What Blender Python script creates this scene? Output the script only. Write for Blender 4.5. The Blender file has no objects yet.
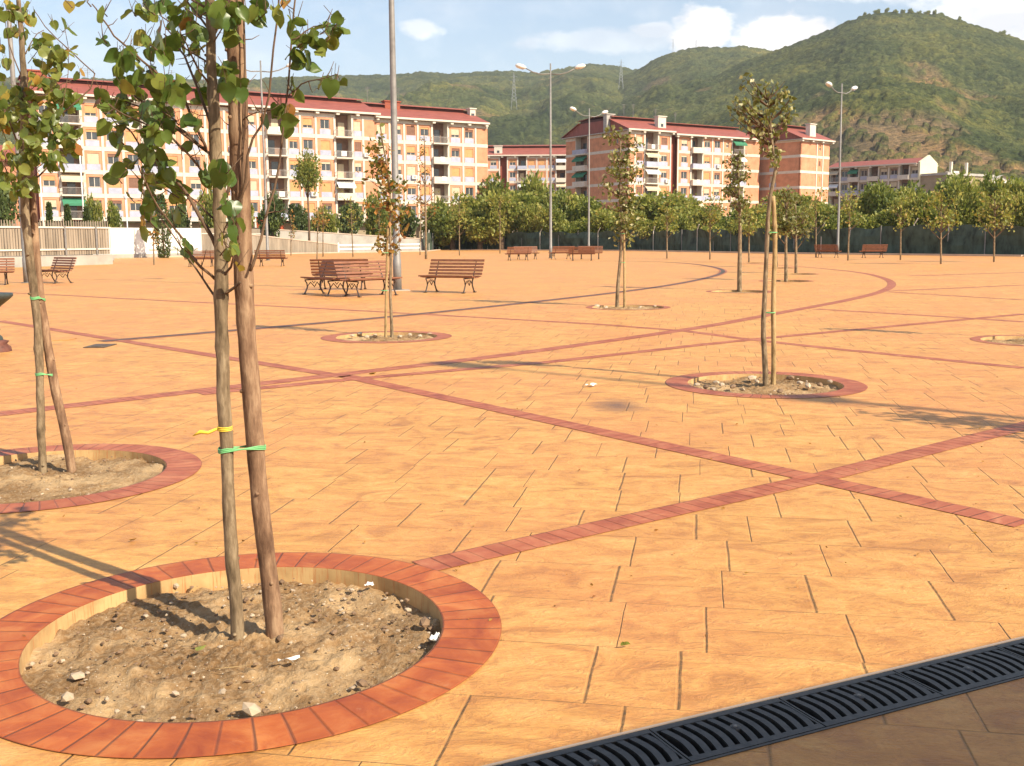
import bpy, bmesh, math, random
import numpy as np
from mathutils import Vector, Matrix
R = math.radians
random.seed(7); rng = np.random.default_rng(7)
C = bpy.context.scene.collection
SC = bpy.context.scene

# ---------------------------------------------------------------- camera / world / sun
F, PITCH, ROLL, H = 1042.8, .13772, .00628, 1.5
cam = bpy.data.objects.new('camera', bpy.data.cameras.new('camera')); C.objects.link(cam)
cam.data.sensor_width = 36; cam.data.lens = F * 36 / 1024; cam.data.clip_start = .05; cam.data.clip_end = 30000
cam.matrix_world = Matrix.Translation((0, 0, H)) @ Matrix.Rotation(math.pi/2 - PITCH, 4, 'X') @ Matrix.Rotation(-ROLL, 4, 'Z')
SC.camera = cam
SUN_AZ_X, SUN_EL = R(141), R(40)          # light travels towards this angle from +x
LT = Vector((math.cos(SUN_AZ_X), math.sin(SUN_AZ_X), 0))
sund = bpy.data.lights.new('sun', 'SUN'); sund.energy = 4.6; sund.angle = R(.53); sund.color = (1, .885, .69)
sun = bpy.data.objects.new('sun', sund); C.objects.link(sun)
dv = Vector((LT.x*math.cos(SUN_EL), LT.y*math.cos(SUN_EL), -math.sin(SUN_EL)))
sun.rotation_euler = dv.to_track_quat('-Z', 'Y').to_euler()
w = bpy.data.worlds.new('World'); SC.world = w; w.use_nodes = True
nt = w.node_tree; nt.nodes.clear()
def N(nt, t, **k):
    n = nt.nodes.new(t)
    for a, b in k.items(): setattr(n, a, b)
    return n
out = N(nt, 'ShaderNodeOutputWorld'); bg = N(nt, 'ShaderNodeBackground'); sky = N(nt, 'ShaderNodeTexSky', sky_type='NISHITA')
sky.sun_disc = False; sky.sun_elevation = SUN_EL
sky.sun_rotation = math.atan2(-LT.x, -LT.y)       # clockwise from +y
sky.air_density = 1.15; sky.dust_density = .9; sky.ozone_density = 1.6; sky.altitude = 50
bg.inputs[1].default_value = .096
def M_(nt, op, a, b=None, c=None, clamp=False):
    n = nt.nodes.new('ShaderNodeMath'); n.operation = op; n.use_clamp = clamp
    for i, v in enumerate((a, b, c)):
        if v is None: continue
        if isinstance(v, (int, float)): n.inputs[i].default_value = v
        else: nt.links.new(v, n.inputs[i])
    return n.outputs[0]
def mixc(nt, fac, a, b, mode='MIX'):
    n = nt.nodes.new('ShaderNodeMix'); n.data_type = 'RGBA'; n.blend_type = mode
    for s, v in ((n.inputs[0], fac), (n.inputs[6], a), (n.inputs[7], b)):
        if isinstance(v, (int, float)): s.default_value = v
        elif isinstance(v, tuple): s.default_value = (*v, 1)[:4]
        else: nt.links.new(v, s)
    return n.outputs[2]
tc = N(nt, 'ShaderNodeTexCoord'); sx = N(nt, 'ShaderNodeSeparateXYZ'); nt.links.new(tc.outputs['Generated'], sx.inputs[0])
az = M_(nt, 'ARCTAN2', sx.outputs[0], sx.outputs[1]); el = M_(nt, 'ARCSINE', sx.outputs[2])
cv = N(nt, 'ShaderNodeCombineXYZ'); nt.links.new(az, cv.inputs[0]); nt.links.new(M_(nt, 'MULTIPLY', el, 1.7), cv.inputs[1])
def wn(scale, det, rough=.55, off=0):
    m = N(nt, 'ShaderNodeVectorMath', operation='ADD'); nt.links.new(cv.outputs[0], m.inputs[0]); m.inputs[1].default_value = (off, off*.7, off*.3)
    n = N(nt, 'ShaderNodeTexNoise'); n.inputs['Scale'].default_value = scale; n.inputs['Detail'].default_value = det; n.inputs['Roughness'].default_value = rough
    nt.links.new(m.outputs[0], n.inputs['Vector']); return n.outputs[0]
edge = wn(26, 7, .6); fil = wn(9, 6, .6, 3.3)
def blob(a0, e0, ra, re, gain):
    dx = M_(nt, 'DIVIDE', M_(nt, 'SUBTRACT', az, R(a0)), R(ra)); dy = M_(nt, 'DIVIDE', M_(nt, 'SUBTRACT', el, R(e0)), R(re))
    d = M_(nt, 'SQRT', M_(nt, 'ADD', M_(nt, 'MULTIPLY', dx, dx), M_(nt, 'MULTIPLY', dy, dy)))
    v = M_(nt, 'ADD', M_(nt, 'SUBTRACT', 1, d), M_(nt, 'MULTIPLY', M_(nt, 'SUBTRACT', edge, .5), 1.5))
    return M_(nt, 'MULTIPLY', M_(nt, 'MULTIPLY', v, 3.0, clamp=True), gain)
acc = None
for b in ((10.0, 10.6, 1.9, 1.35, 1), (14.2, 10.2, 3.0, 1.2, 1), (7.6, 10.7, 1.6, .5, .5), (19.5, 13.0, 7.0, 1.7, .62), (26, 11.5, 5.5, 3.5, .8), (-4.8, 10.8, 1.3, .55, .5),
          (4.8, 10.2, 4.5, .7, .35), (34, 16, 9, 4, .8), (-34, 9, 7, 3, .7), (14, 20, 8, 2, .5), (60, 18, 14, 5, .8), (-60, 22, 14, 5, .7), (110, 20, 20, 6, .8)):
    g = blob(*b); acc = g if acc is None else M_(nt, 'MAXIMUM', acc, g)
wisp = M_(nt, 'MULTIPLY', M_(nt, 'SUBTRACT', fil, .45, clamp=True), 1.1, clamp=True)
acc = M_(nt, 'MAXIMUM', acc, wisp)
shade = wn(15, 4, .5, 7.7)
cl = mixc(nt, M_(nt, 'MULTIPLY', M_(nt, 'SUBTRACT', shade, .35, clamp=True), 3.0, clamp=True), (6.4, 6.3, 6.5), (10.5, 10.2, 9.6))
hz = M_(nt, 'POWER', M_(nt, 'SUBTRACT', 1, M_(nt, 'ABSOLUTE', sx.outputs[2]), clamp=True), 5)
skyc = mixc(nt, M_(nt, 'MULTIPLY', hz, .55), sky.outputs[0], (5.4, 6.0, 6.8))
nt.links.new(mixc(nt, acc, skyc, cl), bg.inputs[0]); nt.links.new(bg.outputs[0], out.inputs[0])
SC.view_settings.view_transform = 'Standard'; SC.view_settings.look = 'None'; SC.view_settings.gamma = 1
SC.view_settings.exposure = .86

# ---------------------------------------------------------------- photograph pixel -> place
def ray(px, py):
    U = (px-512)/F; V = (py-383)/F
    u = U*math.cos(ROLL) - V*math.sin(ROLL); v = U*math.sin(ROLL) + V*math.cos(ROLL)
    return Vector((u, math.cos(PITCH) - v*math.sin(PITCH), -math.sin(PITCH) - v*math.cos(PITCH)))
def G(px, py, z=0):
    d = ray(px, py); t = (z-H)/d.z; return Vector((d.x*t, d.y*t, z))
def at(px, py, Y):
    d = ray(px, py); t = Y/d.y; return Vector((d.x*t, Y, H + d.z*t))

# ---------------------------------------------------------------- numpy noise
def vnoise(x, y, seed=0):
    xi = np.floor(x).astype(np.int64); yi = np.floor(y).astype(np.int64); fx = x-xi; fy = y-yi
    fx = fx*fx*(3-2*fx); fy = fy*fy*(3-2*fy)
    def h(a, b):
        n = (a*374761393 + b*668265263 + seed*1442695041) & 0xffffffff
        n = ((n ^ (n >> 13)) * 1274126177) & 0xffffffff
        return ((n ^ (n >> 16)) & 0xffff)/65535.
    return (h(xi, yi)*(1-fx)+h(xi+1, yi)*fx)*(1-fy) + (h(xi, yi+1)*(1-fx)+h(xi+1, yi+1)*fx)*fy
def fbm(x, y, o=4, seed=0, g=.5):
    s = 0; a = 1; t = 0
    for i in range(o): s = s + a*vnoise(x*2**i, y*2**i, seed+i*17); t += a; a *= g
    return s/t
def hsh(a, b, s):
    n = (a*374761393 + b*668265263 + s*974711) & 0xffffffff
    n = ((n ^ (n >> 13)) * 1274126177) & 0xffffffff
    return ((n ^ (n >> 16)) & 0xffff)/65535.

# ---------------------------------------------------------------- materials
def newmat(name):
    m = bpy.data.materials.new(name); m.use_nodes = True; t = m.node_tree
    return m, t, t.nodes['Principled BSDF']
def tnoise(t, vec, scale, det=4, rough=.55, dist=0):
    n = t.nodes.new('ShaderNodeTexNoise'); n.inputs['Scale'].default_value = scale; n.inputs['Detail'].default_value = det
    n.inputs['Roughness'].default_value = rough; n.inputs['Distortion'].default_value = dist
    if vec is not None: t.links.new(vec, n.inputs['Vector'])
    return n.outputs[0]
def ramp(t, fac, stops):
    n = t.nodes.new('ShaderNodeValToRGB'); cr = n.color_ramp
    while len(cr.elements) < len(stops): cr.elements.new(.5)
    for e, (p, c) in zip(cr.elements, stops): e.position = p; e.color = (*c, 1) if len(c) == 3 else c
    t.links.new(fac, n.inputs[0]); return n.outputs[0]
def mapv(t, vec, scale=(1, 1, 1), rot=(0, 0, 0)):
    n = t.nodes.new('ShaderNodeMapping'); n.inputs['Scale'].default_value = scale; n.inputs['Rotation'].default_value = rot
    t.links.new(vec, n.inputs[0]); return n.outputs[0]
def bump(t, h, strength, dist, bsdf):
    n = t.nodes.new('ShaderNodeBump'); n.inputs['Strength'].default_value = strength; n.inputs['Distance'].default_value = dist
    t.links.new(h, n.inputs['Height']); t.links.new(n.outputs[0], bsdf.inputs['Normal'])
def simple(name, col, rough=.7, var=.18, scale=3., bumpd=0, metal=0, spec=.3, scl=(1, 1, 1), det=5):
    m, t, b = newmat(name); tcn = t.nodes.new('ShaderNodeTexCoord'); v = mapv(t, tcn.outputs['Object'], scl)
    n = tnoise(t, v, scale, det, .6)
    lo = tuple(c*(1-var*1.6) for c in col); hi = tuple(min(1, c*(1+var*1.2)) for c in col)
    t.links.new(ramp(t, n, [(.3, lo), (.5, col), (.72, hi)]), b.inputs['Base Color'])
    b.inputs['Roughness'].default_value = rough; b.inputs['Metallic'].default_value = metal
    b.inputs['Specular IOR Level'].default_value = spec
    if bumpd: bump(t, tnoise(t, v, scale*4, 5, .6), .6, bumpd, b)
    return m

def slab_mat():
    m, t, b = newmat('stamped_concrete'); L = t.links
    tcn = t.nodes.new('ShaderNodeTexCoord'); P = tcn.outputs['Object']
    rot = mapv(t, P, (1, 1, 1), (0, 0, R(10.1)))
    wob = t.nodes.new('ShaderNodeTexNoise'); wob.inputs['Scale'].default_value = 5; wob.inputs['Detail'].default_value = 3; L.new(rot, wob.inputs['Vector'])
    sw = t.nodes.new('ShaderNodeSeparateColor'); L.new(wob.outputs[1], sw.inputs[0])
    s = t.nodes.new('ShaderNodeSeparateXYZ'); L.new(rot, s.inputs[0])
    u = M_(t, 'ADD', s.outputs[0], M_(t, 'MULTIPLY', M_(t, 'SUBTRACT', sw.outputs[0], .5), .010))
    v = M_(t, 'ADD', s.outputs[1], M_(t, 'MULTIPLY', M_(t, 'SUBTRACT', sw.outputs[1], .5), .010))
    hh, ww = .485, .46
    vv = M_(t, 'DIVIDE', M_(t, 'SUBTRACT', v, .30), hh); row = M_(t, 'FLOOR', vv)
    def wnz(a, bb, k):
        c = t.nodes.new('ShaderNodeCombineXYZ'); L.new(a, c.inputs[0])
        if bb is not None: L.new(bb, c.inputs[1])
        c.inputs[2].default_value = k; n = t.nodes.new('ShaderNodeTexWhiteNoise'); L.new(c.outputs[0], n.inputs[0]); return n.outputs[0]
    uu = M_(t, 'ADD', M_(t, 'DIVIDE', u, ww), M_(t, 'MULTIPLY', wnz(row, None, .5), 7.3))
    k = M_(t, 'ROUND', uu)
    bpos = M_(t, 'ADD', k, M_(t, 'MULTIPLY', M_(t, 'SUBTRACT', wnz(k, row, 1.5), .5), .5))
    du = M_(t, 'MULTIPLY', M_(t, 'ABSOLUTE', M_(t, 'SUBTRACT', uu, bpos)), ww)
    dv_ = M_(t, 'MULTIPLY', M_(t, 'ABSOLUTE', M_(t, 'SUBTRACT', vv, M_(t, 'ROUND', vv))), hh)
    ju = M_(t, 'SUBTRACT', 1, M_(t, 'DIVIDE', du, M_(t, 'ADD', .0035, M_(t, 'MULTIPLY', wnz(k, row, 4.2), .007))), clamp=True)
    cell0 = M_(t, 'SUBTRACT', k, M_(t, 'LESS_THAN', uu, bpos))
    jv = M_(t, 'MULTIPLY', M_(t, 'SUBTRACT', 1, M_(t, 'DIVIDE', dv_, .0045), clamp=True), M_(t, 'ADD', .30, M_(t, 'MULTIPLY', wnz(row, cell0, 6.6), .6)))
    cell = M_(t, 'SUBTRACT', k, M_(t, 'LESS_THAN', uu, bpos))
    half = M_(t, 'GREATER_THAN', wnz(cell, row, 9.1), .72)
    dh = M_(t, 'MULTIPLY', M_(t, 'ABSOLUTE', M_(t, 'SUBTRACT', M_(t, 'FRACT', vv), .5)), hh)
    jh = M_(t, 'MULTIPLY', M_(t, 'MULTIPLY', M_(t, 'SUBTRACT', 1, M_(t, 'DIVIDE', dh, .0045), clamp=True), .6), half)
    joint = M_(t, 'MAXIMUM', M_(t, 'MAXIMUM', ju, jv), jh)
    jn = tnoise(t, P, 22, 4, .7); joint = M_(t, 'MULTIPLY', joint, M_(t, 'MULTIPLY_ADD', jn, 1.8, .0, clamp=True))
    # colour
    st = mapv(t, P, (1, 1.6, 1), (0, 0, R(25)))
    n1 = tnoise(t, P, .35, 5, .6); n2 = tnoise(t, st, 3.2, 7, .68, 1.2); n3 = tnoise(t, P, 26, 7, .72)
    base = ramp(t, n2, [(.27, (.33, .135, .034)), (.40, (.52, .245, .066)), (.52, (.66, .338, .094)), (.66, (.72, .41, .135)), (.8, (.78, .49, .21))])
    base = mixc(t, M_(t, 'MULTIPLY', M_(t, 'SUBTRACT', n1, .42, clamp=True), 1.9, clamp=True), base, (.64, .245, .095))
    tint = wnz(cell, row, 2.7)
    base = mixc(t, .85, base, mixc(t, tint, (.90, .86, .84), (1.0, 1.0, 1.0)), 'MULTIPLY')
    # slate scuffs
    sc = ramp(t, tnoise(t, mapv(t, P, (3, 7, 1), (0, 0, R(-28))), 2.6, 8, .72, 1.6), [(.54, (0, 0, 0)), (.68, (1, 1, 1))])
    base = mixc(t, M_(t, 'MULTIPLY', sc, .50), base, (.34, .135, .06))
    base = mixc(t, M_(t, 'MULTIPLY', M_(t, 'SUBTRACT', n3, .50, clamp=True), 2.4, clamp=True), base, (.42, .19, .07))
    # dark oval patch, edge roughened by the noise
    stp = t.nodes.new('ShaderNodeVectorMath'); stp.operation = 'DISTANCE'
    sp = mapv(t, P, (1, .62, 1)); L.new(sp, stp.inputs[0]); g0 = G(617, 406); stp.inputs[1].default_value = (g0.x, g0.y*.62, 0)
    sm = M_(t, 'SUBTRACT', 1, M_(t, 'DIVIDE', M_(t, 'ADD', stp.outputs['Value'], M_(t, 'MULTIPLY', M_(t, 'SUBTRACT', n2, .5), .25)), .30), clamp=True)
    base = mixc(t, M_(t, 'MULTIPLY', sm, 1.1, clamp=True), base, (.20, .105, .06))
    base = mixc(t, M_(t, 'MULTIPLY', joint, .80), base, (.20, .105, .035))
    L.new(base, b.inputs['Base Color'])
    L.new(ramp(t, n2, [(.3, (.42,)*3), (.7, (.62,)*3)]), b.inputs['Roughness']); b.inputs['Specular IOR Level'].default_value = .38
    n5 = tnoise(t, mapv(t, P, (1, 2.2, 1), (0, 0, R(-20))), 7.5, 6, .62, 2.0); rg = M_(t, 'ABSOLUTE', M_(t, 'SUBTRACT', n5, .5)); hgt0 = M_(t, 'MULTIPLY', rg, .020)
    base = mixc(t, M_(t, 'MULTIPLY', M_(t, 'SUBTRACT', (.030), rg, clamp=True), 9., clamp=True), base, (.40, .17, .06))
    L.new(base, b.inputs['Base Color'])
    hgt = M_(t, 'ADD', M_(t, 'ADD', hgt0, M_(t, 'MULTIPLY', n2, .012)), M_(t, 'MULTIPLY', n3, .0045))
    hgt = M_(t, 'ADD', hgt, M_(t, 'MULTIPLY', tint, .002))
    hgt = M_(t, 'SUBTRACT', hgt, M_(t, 'MULTIPLY', joint, .010))
    bump(t, hgt, .75, 1.0, b)
    return m
def brick_mat(name, c0, c1, c2, step=.143):
    m, t, b = newmat(name); L = t.links; tcn = t.nodes.new('ShaderNodeTexCoord'); P = tcn.outputs['Object']
    s = t.nodes.new('ShaderNodeSeparateXYZ'); L.new(tcn.outputs['UV'], s.inputs[0])
    uu = M_(t, 'DIVIDE', s.outputs[0], step); k = M_(t, 'ROUND', uu)
    wn_ = t.nodes.new('ShaderNodeTexWhiteNoise'); wn_.noise_dimensions = '1D'; L.new(M_(t, 'FLOOR', uu), wn_.inputs['W'])
    wk = t.nodes.new('ShaderNodeTexWhiteNoise'); wk.noise_dimensions = '1D'; L.new(M_(t, 'ADD', k, .37), wk.inputs['W'])
    d = M_(t, 'MULTIPLY', M_(t, 'ABSOLUTE', M_(t, 'SUBTRACT', uu, k)), step)
    j = M_(t, 'SUBTRACT', 1, M_(t, 'DIVIDE', d, .0085), clamp=True)
    j = M_(t, 'MULTIPLY', j, M_(t, 'ADD', .5, M_(t, 'MULTIPLY', wk.outputs[0], .5)))
    ed = M_(t, 'MINIMUM', s.outputs[1], M_(t, 'SUBTRACT', 1, s.outputs[1]))
    je = M_(t, 'MULTIPLY', M_(t, 'SUBTRACT', 1, M_(t, 'DIVIDE', ed, .03), clamp=True), .8)
    n2 = tnoise(t, P, 4.5, 6, .65, .8); n3 = tnoise(t, P, 30, 4, .6)
    col = ramp(t, n2, [(.3, c0), (.5, c1), (.72, c2)])
    col = mixc(t, .9, col, mixc(t, wn_.outputs[0], (.82, .78, .78), (1, 1, 1)), 'MULTIPLY')
    pale = ramp(t, tnoise(t, mapv(t, P, (1, 1, 1)), 9, 7, .75, .6), [(.62, (0, 0, 0)), (.74, (1, 1, 1))])
    col = mixc(t, M_(t, 'MULTIPLY', pale, .34), col, (.66, .40, .22))
    J = M_(t, 'MAXIMUM', j, je); col = mixc(t, M_(t, 'MULTIPLY', J, .75), col, (.12, .04, .02))
    L.new(col, b.inputs['Base Color']); b.inputs['Roughness'].default_value = .5; b.inputs['Specular IOR Level'].default_value = .38
    bump(t, M_(t, 'SUBTRACT', M_(t, 'ADD', M_(t, 'MULTIPLY', n2, .006), M_(t, 'MULTIPLY', n3, .0012)), M_(t, 'MULTIPLY', J, .008)), .7, 1, b)
    return m
def soil_mat():
    m, t, b = newmat('soil'); L = t.links; tcn = t.nodes.new('ShaderNodeTexCoord'); P = tcn.outputs['Object']
    n1 = tnoise(t, P, 2.2, 8, .66); n2 = tnoise(t, P, 45, 6, .7)
    col = ramp(t, n1, [(.32, (.19, .105, .045)), (.48, (.29, .17, .078)), (.60, (.50, .33, .17))])
    col = mixc(t, M_(t, 'MULTIPLY', M_(t, 'SUBTRACT', n2, .45, clamp=True), 2.2, clamp=True), col, (.55, .41, .26))
    vo = t.nodes.new('ShaderNodeTexVoronoi'); vo.inputs['Scale'].default_value = 60; L.new(P, vo.inputs['Vector'])
    chips = M_(t, 'LESS_THAN', vo.outputs['Distance'], .16)
    sel = t.nodes.new('ShaderNodeSeparateColor'); L.new(vo.outputs['Color'], sel.inputs[0])
    chips = M_(t, 'MULTIPLY', chips, M_(t, 'GREATER_THAN', sel.outputs[0], .72))
    col = mixc(t, M_(t, 'MULTIPLY', chips, .7), col, (.78, .68, .52))
    L.new(col, b.inputs['Base Color']); b.inputs['Roughness'].default_value = .95; b.inputs['Specular IOR Level'].default_value = .1
    bump(t, M_(t, 'ADD', M_(t, 'MULTIPLY', n2, .02), M_(t, 'MULTIPLY', chips, .004)), .9, 1, b)
    return m
def drip_mat():
    m, t, b = newmat('pit_wall_ochre'); L = t.links; tcn = t.nodes.new('ShaderNodeTexCoord')
    v = mapv(t, tcn.outputs['UV'], (8, .4, 1)); n = tnoise(t, v, 2.4, 5, .7)
    drip = ramp(t, n, [(.54, (0, 0, 0)), (.62, (1, 1, 1))])
    s = t.nodes.new('ShaderNodeSeparateXYZ'); L.new(tcn.outputs['UV'], s.inputs[0])
    f = M_(t, 'MULTIPLY', drip, M_(t, 'MULTIPLY', s.outputs[1], .8, clamp=True))
    col = ramp(t, tnoise(t, tcn.outputs['Object'], 8, 5), [(.3, (.38, .23, .095)), (.6, (.56, .37, .165))])
    L.new(mixc(t, f, col, (.45, .14, .04)), b.inputs['Base Color']); b.inputs['Roughness'].default_value = .85
    return m
def bark_mat(name, c0, c1, c2, sc=1.):
    m, t, b = newmat(name); L = t.links; tcn = t.nodes.new('ShaderNodeTexCoord'); P = tcn.outputs['Object']
    n = tnoise(t, mapv(t, P, (1, 1, .22)), 45*sc, 6, .65); n2 = tnoise(t, mapv(t, P, (1, 1, .6)), 9*sc, 5, .6)
    f = M_(t, 'ADD', M_(t, 'MULTIPLY', n, .55), M_(t, 'MULTIPLY', n2, .45))
    L.new(ramp(t, f, [(.38, c0), (.5, c1), (.60, c2)]), b.inputs['Base Color']); b.inputs['Roughness'].default_value = .85
    b.inputs['Specular IOR Level'].default_value = .2
    bump(t, f, .95, .011/sc, b); return m
def leaf_mat(name, stops, trans=.35, rough=.42, vein=False):
    m, t, b = newmat(name); L = t.links; a = t.nodes.new('ShaderNodeAttribute'); a.attribute_name = 'tint'
    s = t.nodes.new('ShaderNodeSeparateColor'); L.new(a.outputs['Color'], s.inputs[0])
    col = ramp(t, s.outputs[0], stops)
    L.new(col, b.inputs['Base Color']); b.inputs['Roughness'].default_value = rough; b.inputs['Specular IOR Level'].default_value = .4
    tr = t.nodes.new('ShaderNodeBsdfTranslucent'); L.new(mixc(t, .5, col, (.30, .36, .04), 'MIX'), tr.inputs[0])
    mx = t.nodes.new('ShaderNodeMixShader'); mx.inputs[0].default_value = trans
    L.new(b.outputs[0], mx.inputs[1]); L.new(tr.outputs[0], mx.inputs[2]); L.new(mx.outputs[0], t.nodes['Material Output'].inputs[0])
    return m
def hill_mat():
    m, t, b = newmat('hill_cover'); L = t.links; a = t.nodes.new('ShaderNodeAttribute'); a.attribute_name = 'tint'
    s = t.nodes.new('ShaderNodeSeparateColor'); L.new(a.outputs['Color'], s.inputs[0])
    col = ramp(t, s.outputs[0], [(0, (.036, .052, .020)), (.35, (.072, .090, .033)), (.7, (.118, .128, .045)), (1, (.18, .17, .070))])
    tcn = t.nodes.new('ShaderNodeTexCoord')
    n = tnoise(t, tcn.outputs['Object'], .22, 6, .7)
    bare = ramp(t, n, [(.32, (.12, .105, .05)), (.46, (.22, .150, .082)), (.65, (.30, .205, .12))])
    col = mixc(t, s.outputs[1], col, bare)
    spk = tnoise(t, tcn.outputs['Object'], .34, 5, .75); big = tnoise(t, tcn.outputs['Object'], .016, 5, .6)
    col = mixc(t, 1, col, ramp(t, spk, [(.34, (.30, .32, .34)), (.5, (.92, .92, .9)), (.66, (1.5, 1.42, 1.2))]), 'MULTIPLY')
    col = mixc(t, 1, col, ramp(t, big, [(.36, (.62, .70, .72)), (.5, (.95, .95, .95)), (.64, (1.35, 1.18, .95))]), 'MULTIPLY')
    L.new(col, b.inputs['Base Color']); b.inputs['Roughness'].default_value = .95; b.inputs['Specular IOR Level'].default_value = .05
    bump(t, spk, 1, 2.5, b)
    return m
MT = {}
MT['slab'] = slab_mat()
MT['ring'] = brick_mat('orange_red_brick_print', (.30, .058, .016), (.44, .108, .024), (.56, .20, .055), .118)
MT['band'] = brick_mat('red_brick_print', (.29, .068, .030), (.41, .115, .048), (.52, .20, .09), .10)
MT['soil'] = soil_mat(); MT['drip'] = drip_mat()
MT['darkslot'] = simple('drain_slot_dark', (.10, .085, .068), .7, .2, 5)
MT['iron'] = simple('cast_iron_grate', (.036, .033, .029), .45, .35, 30, .0008, 0, .5)
MT['blackpit'] = simple('channel_bottom', (.012, .010, .009), .9, .3, 20)
MT['bark1'] = bark_mat('young_bark', (.10, .07, .04), (.21, .15, .09), (.33, .25, .155))
MT['bark2'] = bark_mat('stake_wood', (.11, .06, .036), (.23, .135, .08), (.37, .24, .145), .7)
MT['bark_pale'] = bark_mat('pale_stake_wood', (.22, .14, .065), (.38, .26, .12), (.50, .36, .19), .7)
MT['twig'] = simple('twig_bark', (.14, .085, .05), .8, .3, 20)
MT['leaf'] = leaf_mat('heart_leaves', [(0, (.035, .07, .018)), (.35, (.075, .14, .028)), (.65, (.17, .23, .05)), (.86, (.30, .33, .07)), (.93, (.42, .24, .05)), (1, (.28, .11, .03))], .40, .33)
MT['leaf_y'] = leaf_mat('yellowing_leaves', [(0, (.06, .10, .02)), (.4, (.16, .20, .04)), (.75, (.30, .32, .08)), (.9, (.46, .30, .06)), (1, (.34, .13, .03))], .40, .35)
MT['leaf_a'] = leaf_mat('autumn_leaves', [(0, (.07, .10, .02)), (.3, (.16, .17, .04)), (.55, (.34, .22, .06)), (.8, (.48, .20, .045)), (1, (.26, .09, .03))], .35, .5)
MT['leaf_s'] = leaf_mat('sparse_tree_leaves', [(0, (.08, .09, .025)), (.5, (.19, .19, .055)), (.8, (.34, .30, .10)), (1, (.52, .48, .28))], .30, .5)
MT['leaf_o'] = leaf_mat('orchard_leaves', [(0, (.07, .10, .022)), (.3, (.16, .19, .036)), (.6, (.28, .28, .055)), (.85, (.40, .36, .08)), (1, (.44, .32, .11))], .38, .55)
MT['leaf_d'] = leaf_mat('dark_leaves', [(0, (.03, .05, .016)), (.5, (.07, .10, .026)), (1, (.15, .18, .045))], .2, .55)
MT['hill'] = hill_mat()
MT['wood'] = simple('bench_wood', (.22, .085, .042), .62, .3, 8, .001, 0, .4, (1, 6, 6))
MT['bench_iron'] = simple('bench_cast_iron', (.055, .035, .028), .5, .3, 30, 0, 0, .4)
MT['galv'] = simple('galvanised_post', (.23, .215, .20), .55, .12, 6, 0, .15, .4)
MT['lampwhite'] = simple('lamp_head_white', (.72, .70, .66), .4, .08, 3)
MT['brick'] = simple('orange_brick', (.60, .275, .155), .8, .14, .8, 0, 0, .2)
MT['brick_red'] = simple('dark_red_render', (.30, .085, .05), .8, .12, .8, 0, 0, .2)
MT['cream'] = simple('cream_concrete', (.64, .57, .475), .8, .08, 1.2, 0, 0, .2)
MT['greyband'] = simple('soffit_grey', (.42, .39, .35), .8, .15, 1.5)
MT['spandrel'] = simple('blue_grey_parapet_panel', (.40, .41, .50), .7, .10, 1)
MT['roof'] = simple('red_roof_sheet', (.28, .085, .062), .6, .16, .7, 0, 0, .3, (1, 3, 1))
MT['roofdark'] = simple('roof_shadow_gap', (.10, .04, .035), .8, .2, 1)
MT['glass'] = simple('window_glass', (.05, .055, .06), .12, .3, .6, 0, 0, .7)
MT['shut_c'] = simple('cream_roller_shutter', (.58, .48, .33), .6, .08, 2)
MT['shut_o'] = simple('amber_roller_shutter', (.60, .32, .13), .6, .08, 2)
MT['shut_b'] = simple('brown_shutter', (.22, .11, .07), .6, .12, 2)
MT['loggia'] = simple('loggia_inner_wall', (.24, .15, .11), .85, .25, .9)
MT['rail'] = simple('balcony_rail_metal', (.40, .36, .33), .5, .1, 2)
MT['awn_g'] = simple('green_awning_cloth', (.05, .20, .11), .8, .1, 2)
MT['cloth'] = simple('white_cloth', (.75, .74, .72), .8, .06, 2)
MT['conc'] = simple('weathered_concrete', (.40, .36, .31), .9, .15, .7, 0, 0, .15)
MT['whitewall'] = simple('white_panel_wall', (.76, .74, .69), .8, .07, .6)
MT['greywood'] = simple('grey_metal_palings', (.29, .235, .175), .7, .22, 1.1, 0, 0, .2, (3, 3, .3))
MT['palewall'] = simple('pale_render', (.66, .60, .42), .8, .06, .5)
MT['dullwall'] = simple('dull_render', (.34, .27, .18), .85, .15, .5)
MT['netting'] = simple('dark_green_netting', (.060, .084, .062), .75, .45, 1.4, .02, 0, .2, (1, 1, .5))
MT['earth'] = simple('dry_earth', (.26, .17, .10), .95, .3, .15, 0, 0, .1)
MT['orange'] = simple('orange_skip_paint', (.58, .13, .05), .55, .1, 1)
MT['tie_g'] = simple('green_tie', (.18, .48, .20), .5, .1, 4)
MT['tie_y'] = simple('yellow_tie', (.80, .56, .06), .6, .1, 4)
MT['paper'] = simple('white_litter', (.78, .76, .72), .8, .06, 20)
MT['stone'] = simple('pale_rubble', (.44, .34, .24), .9, .2, 9, .004)
MT['stone_d'] = simple('brown_clod', (.22, .14, .085), .95, .25, 14, .006)
MT['canopy'] = simple('canopy_concrete', (.42, .38, .33), .85, .12, 1)
MT['pylon'] = simple('pylon_steel', (.32, .33, .34), .6, .05, 1)
MT['fount'] = simple('dark_green_iron', (.05, .06, .055), .45, .25, 12, .001)
MT['fount_b'] = simple('rusty_iron_base', (.13, .05, .035), .6, .3, 12, .001)
MT['manhole'] = simple('manhole_iron', (.11, .08, .06), .6, .3, 9)
MT['kerb'] = simple('kerb_concrete', (.50, .38, .29), .85, .12, .8)

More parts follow.
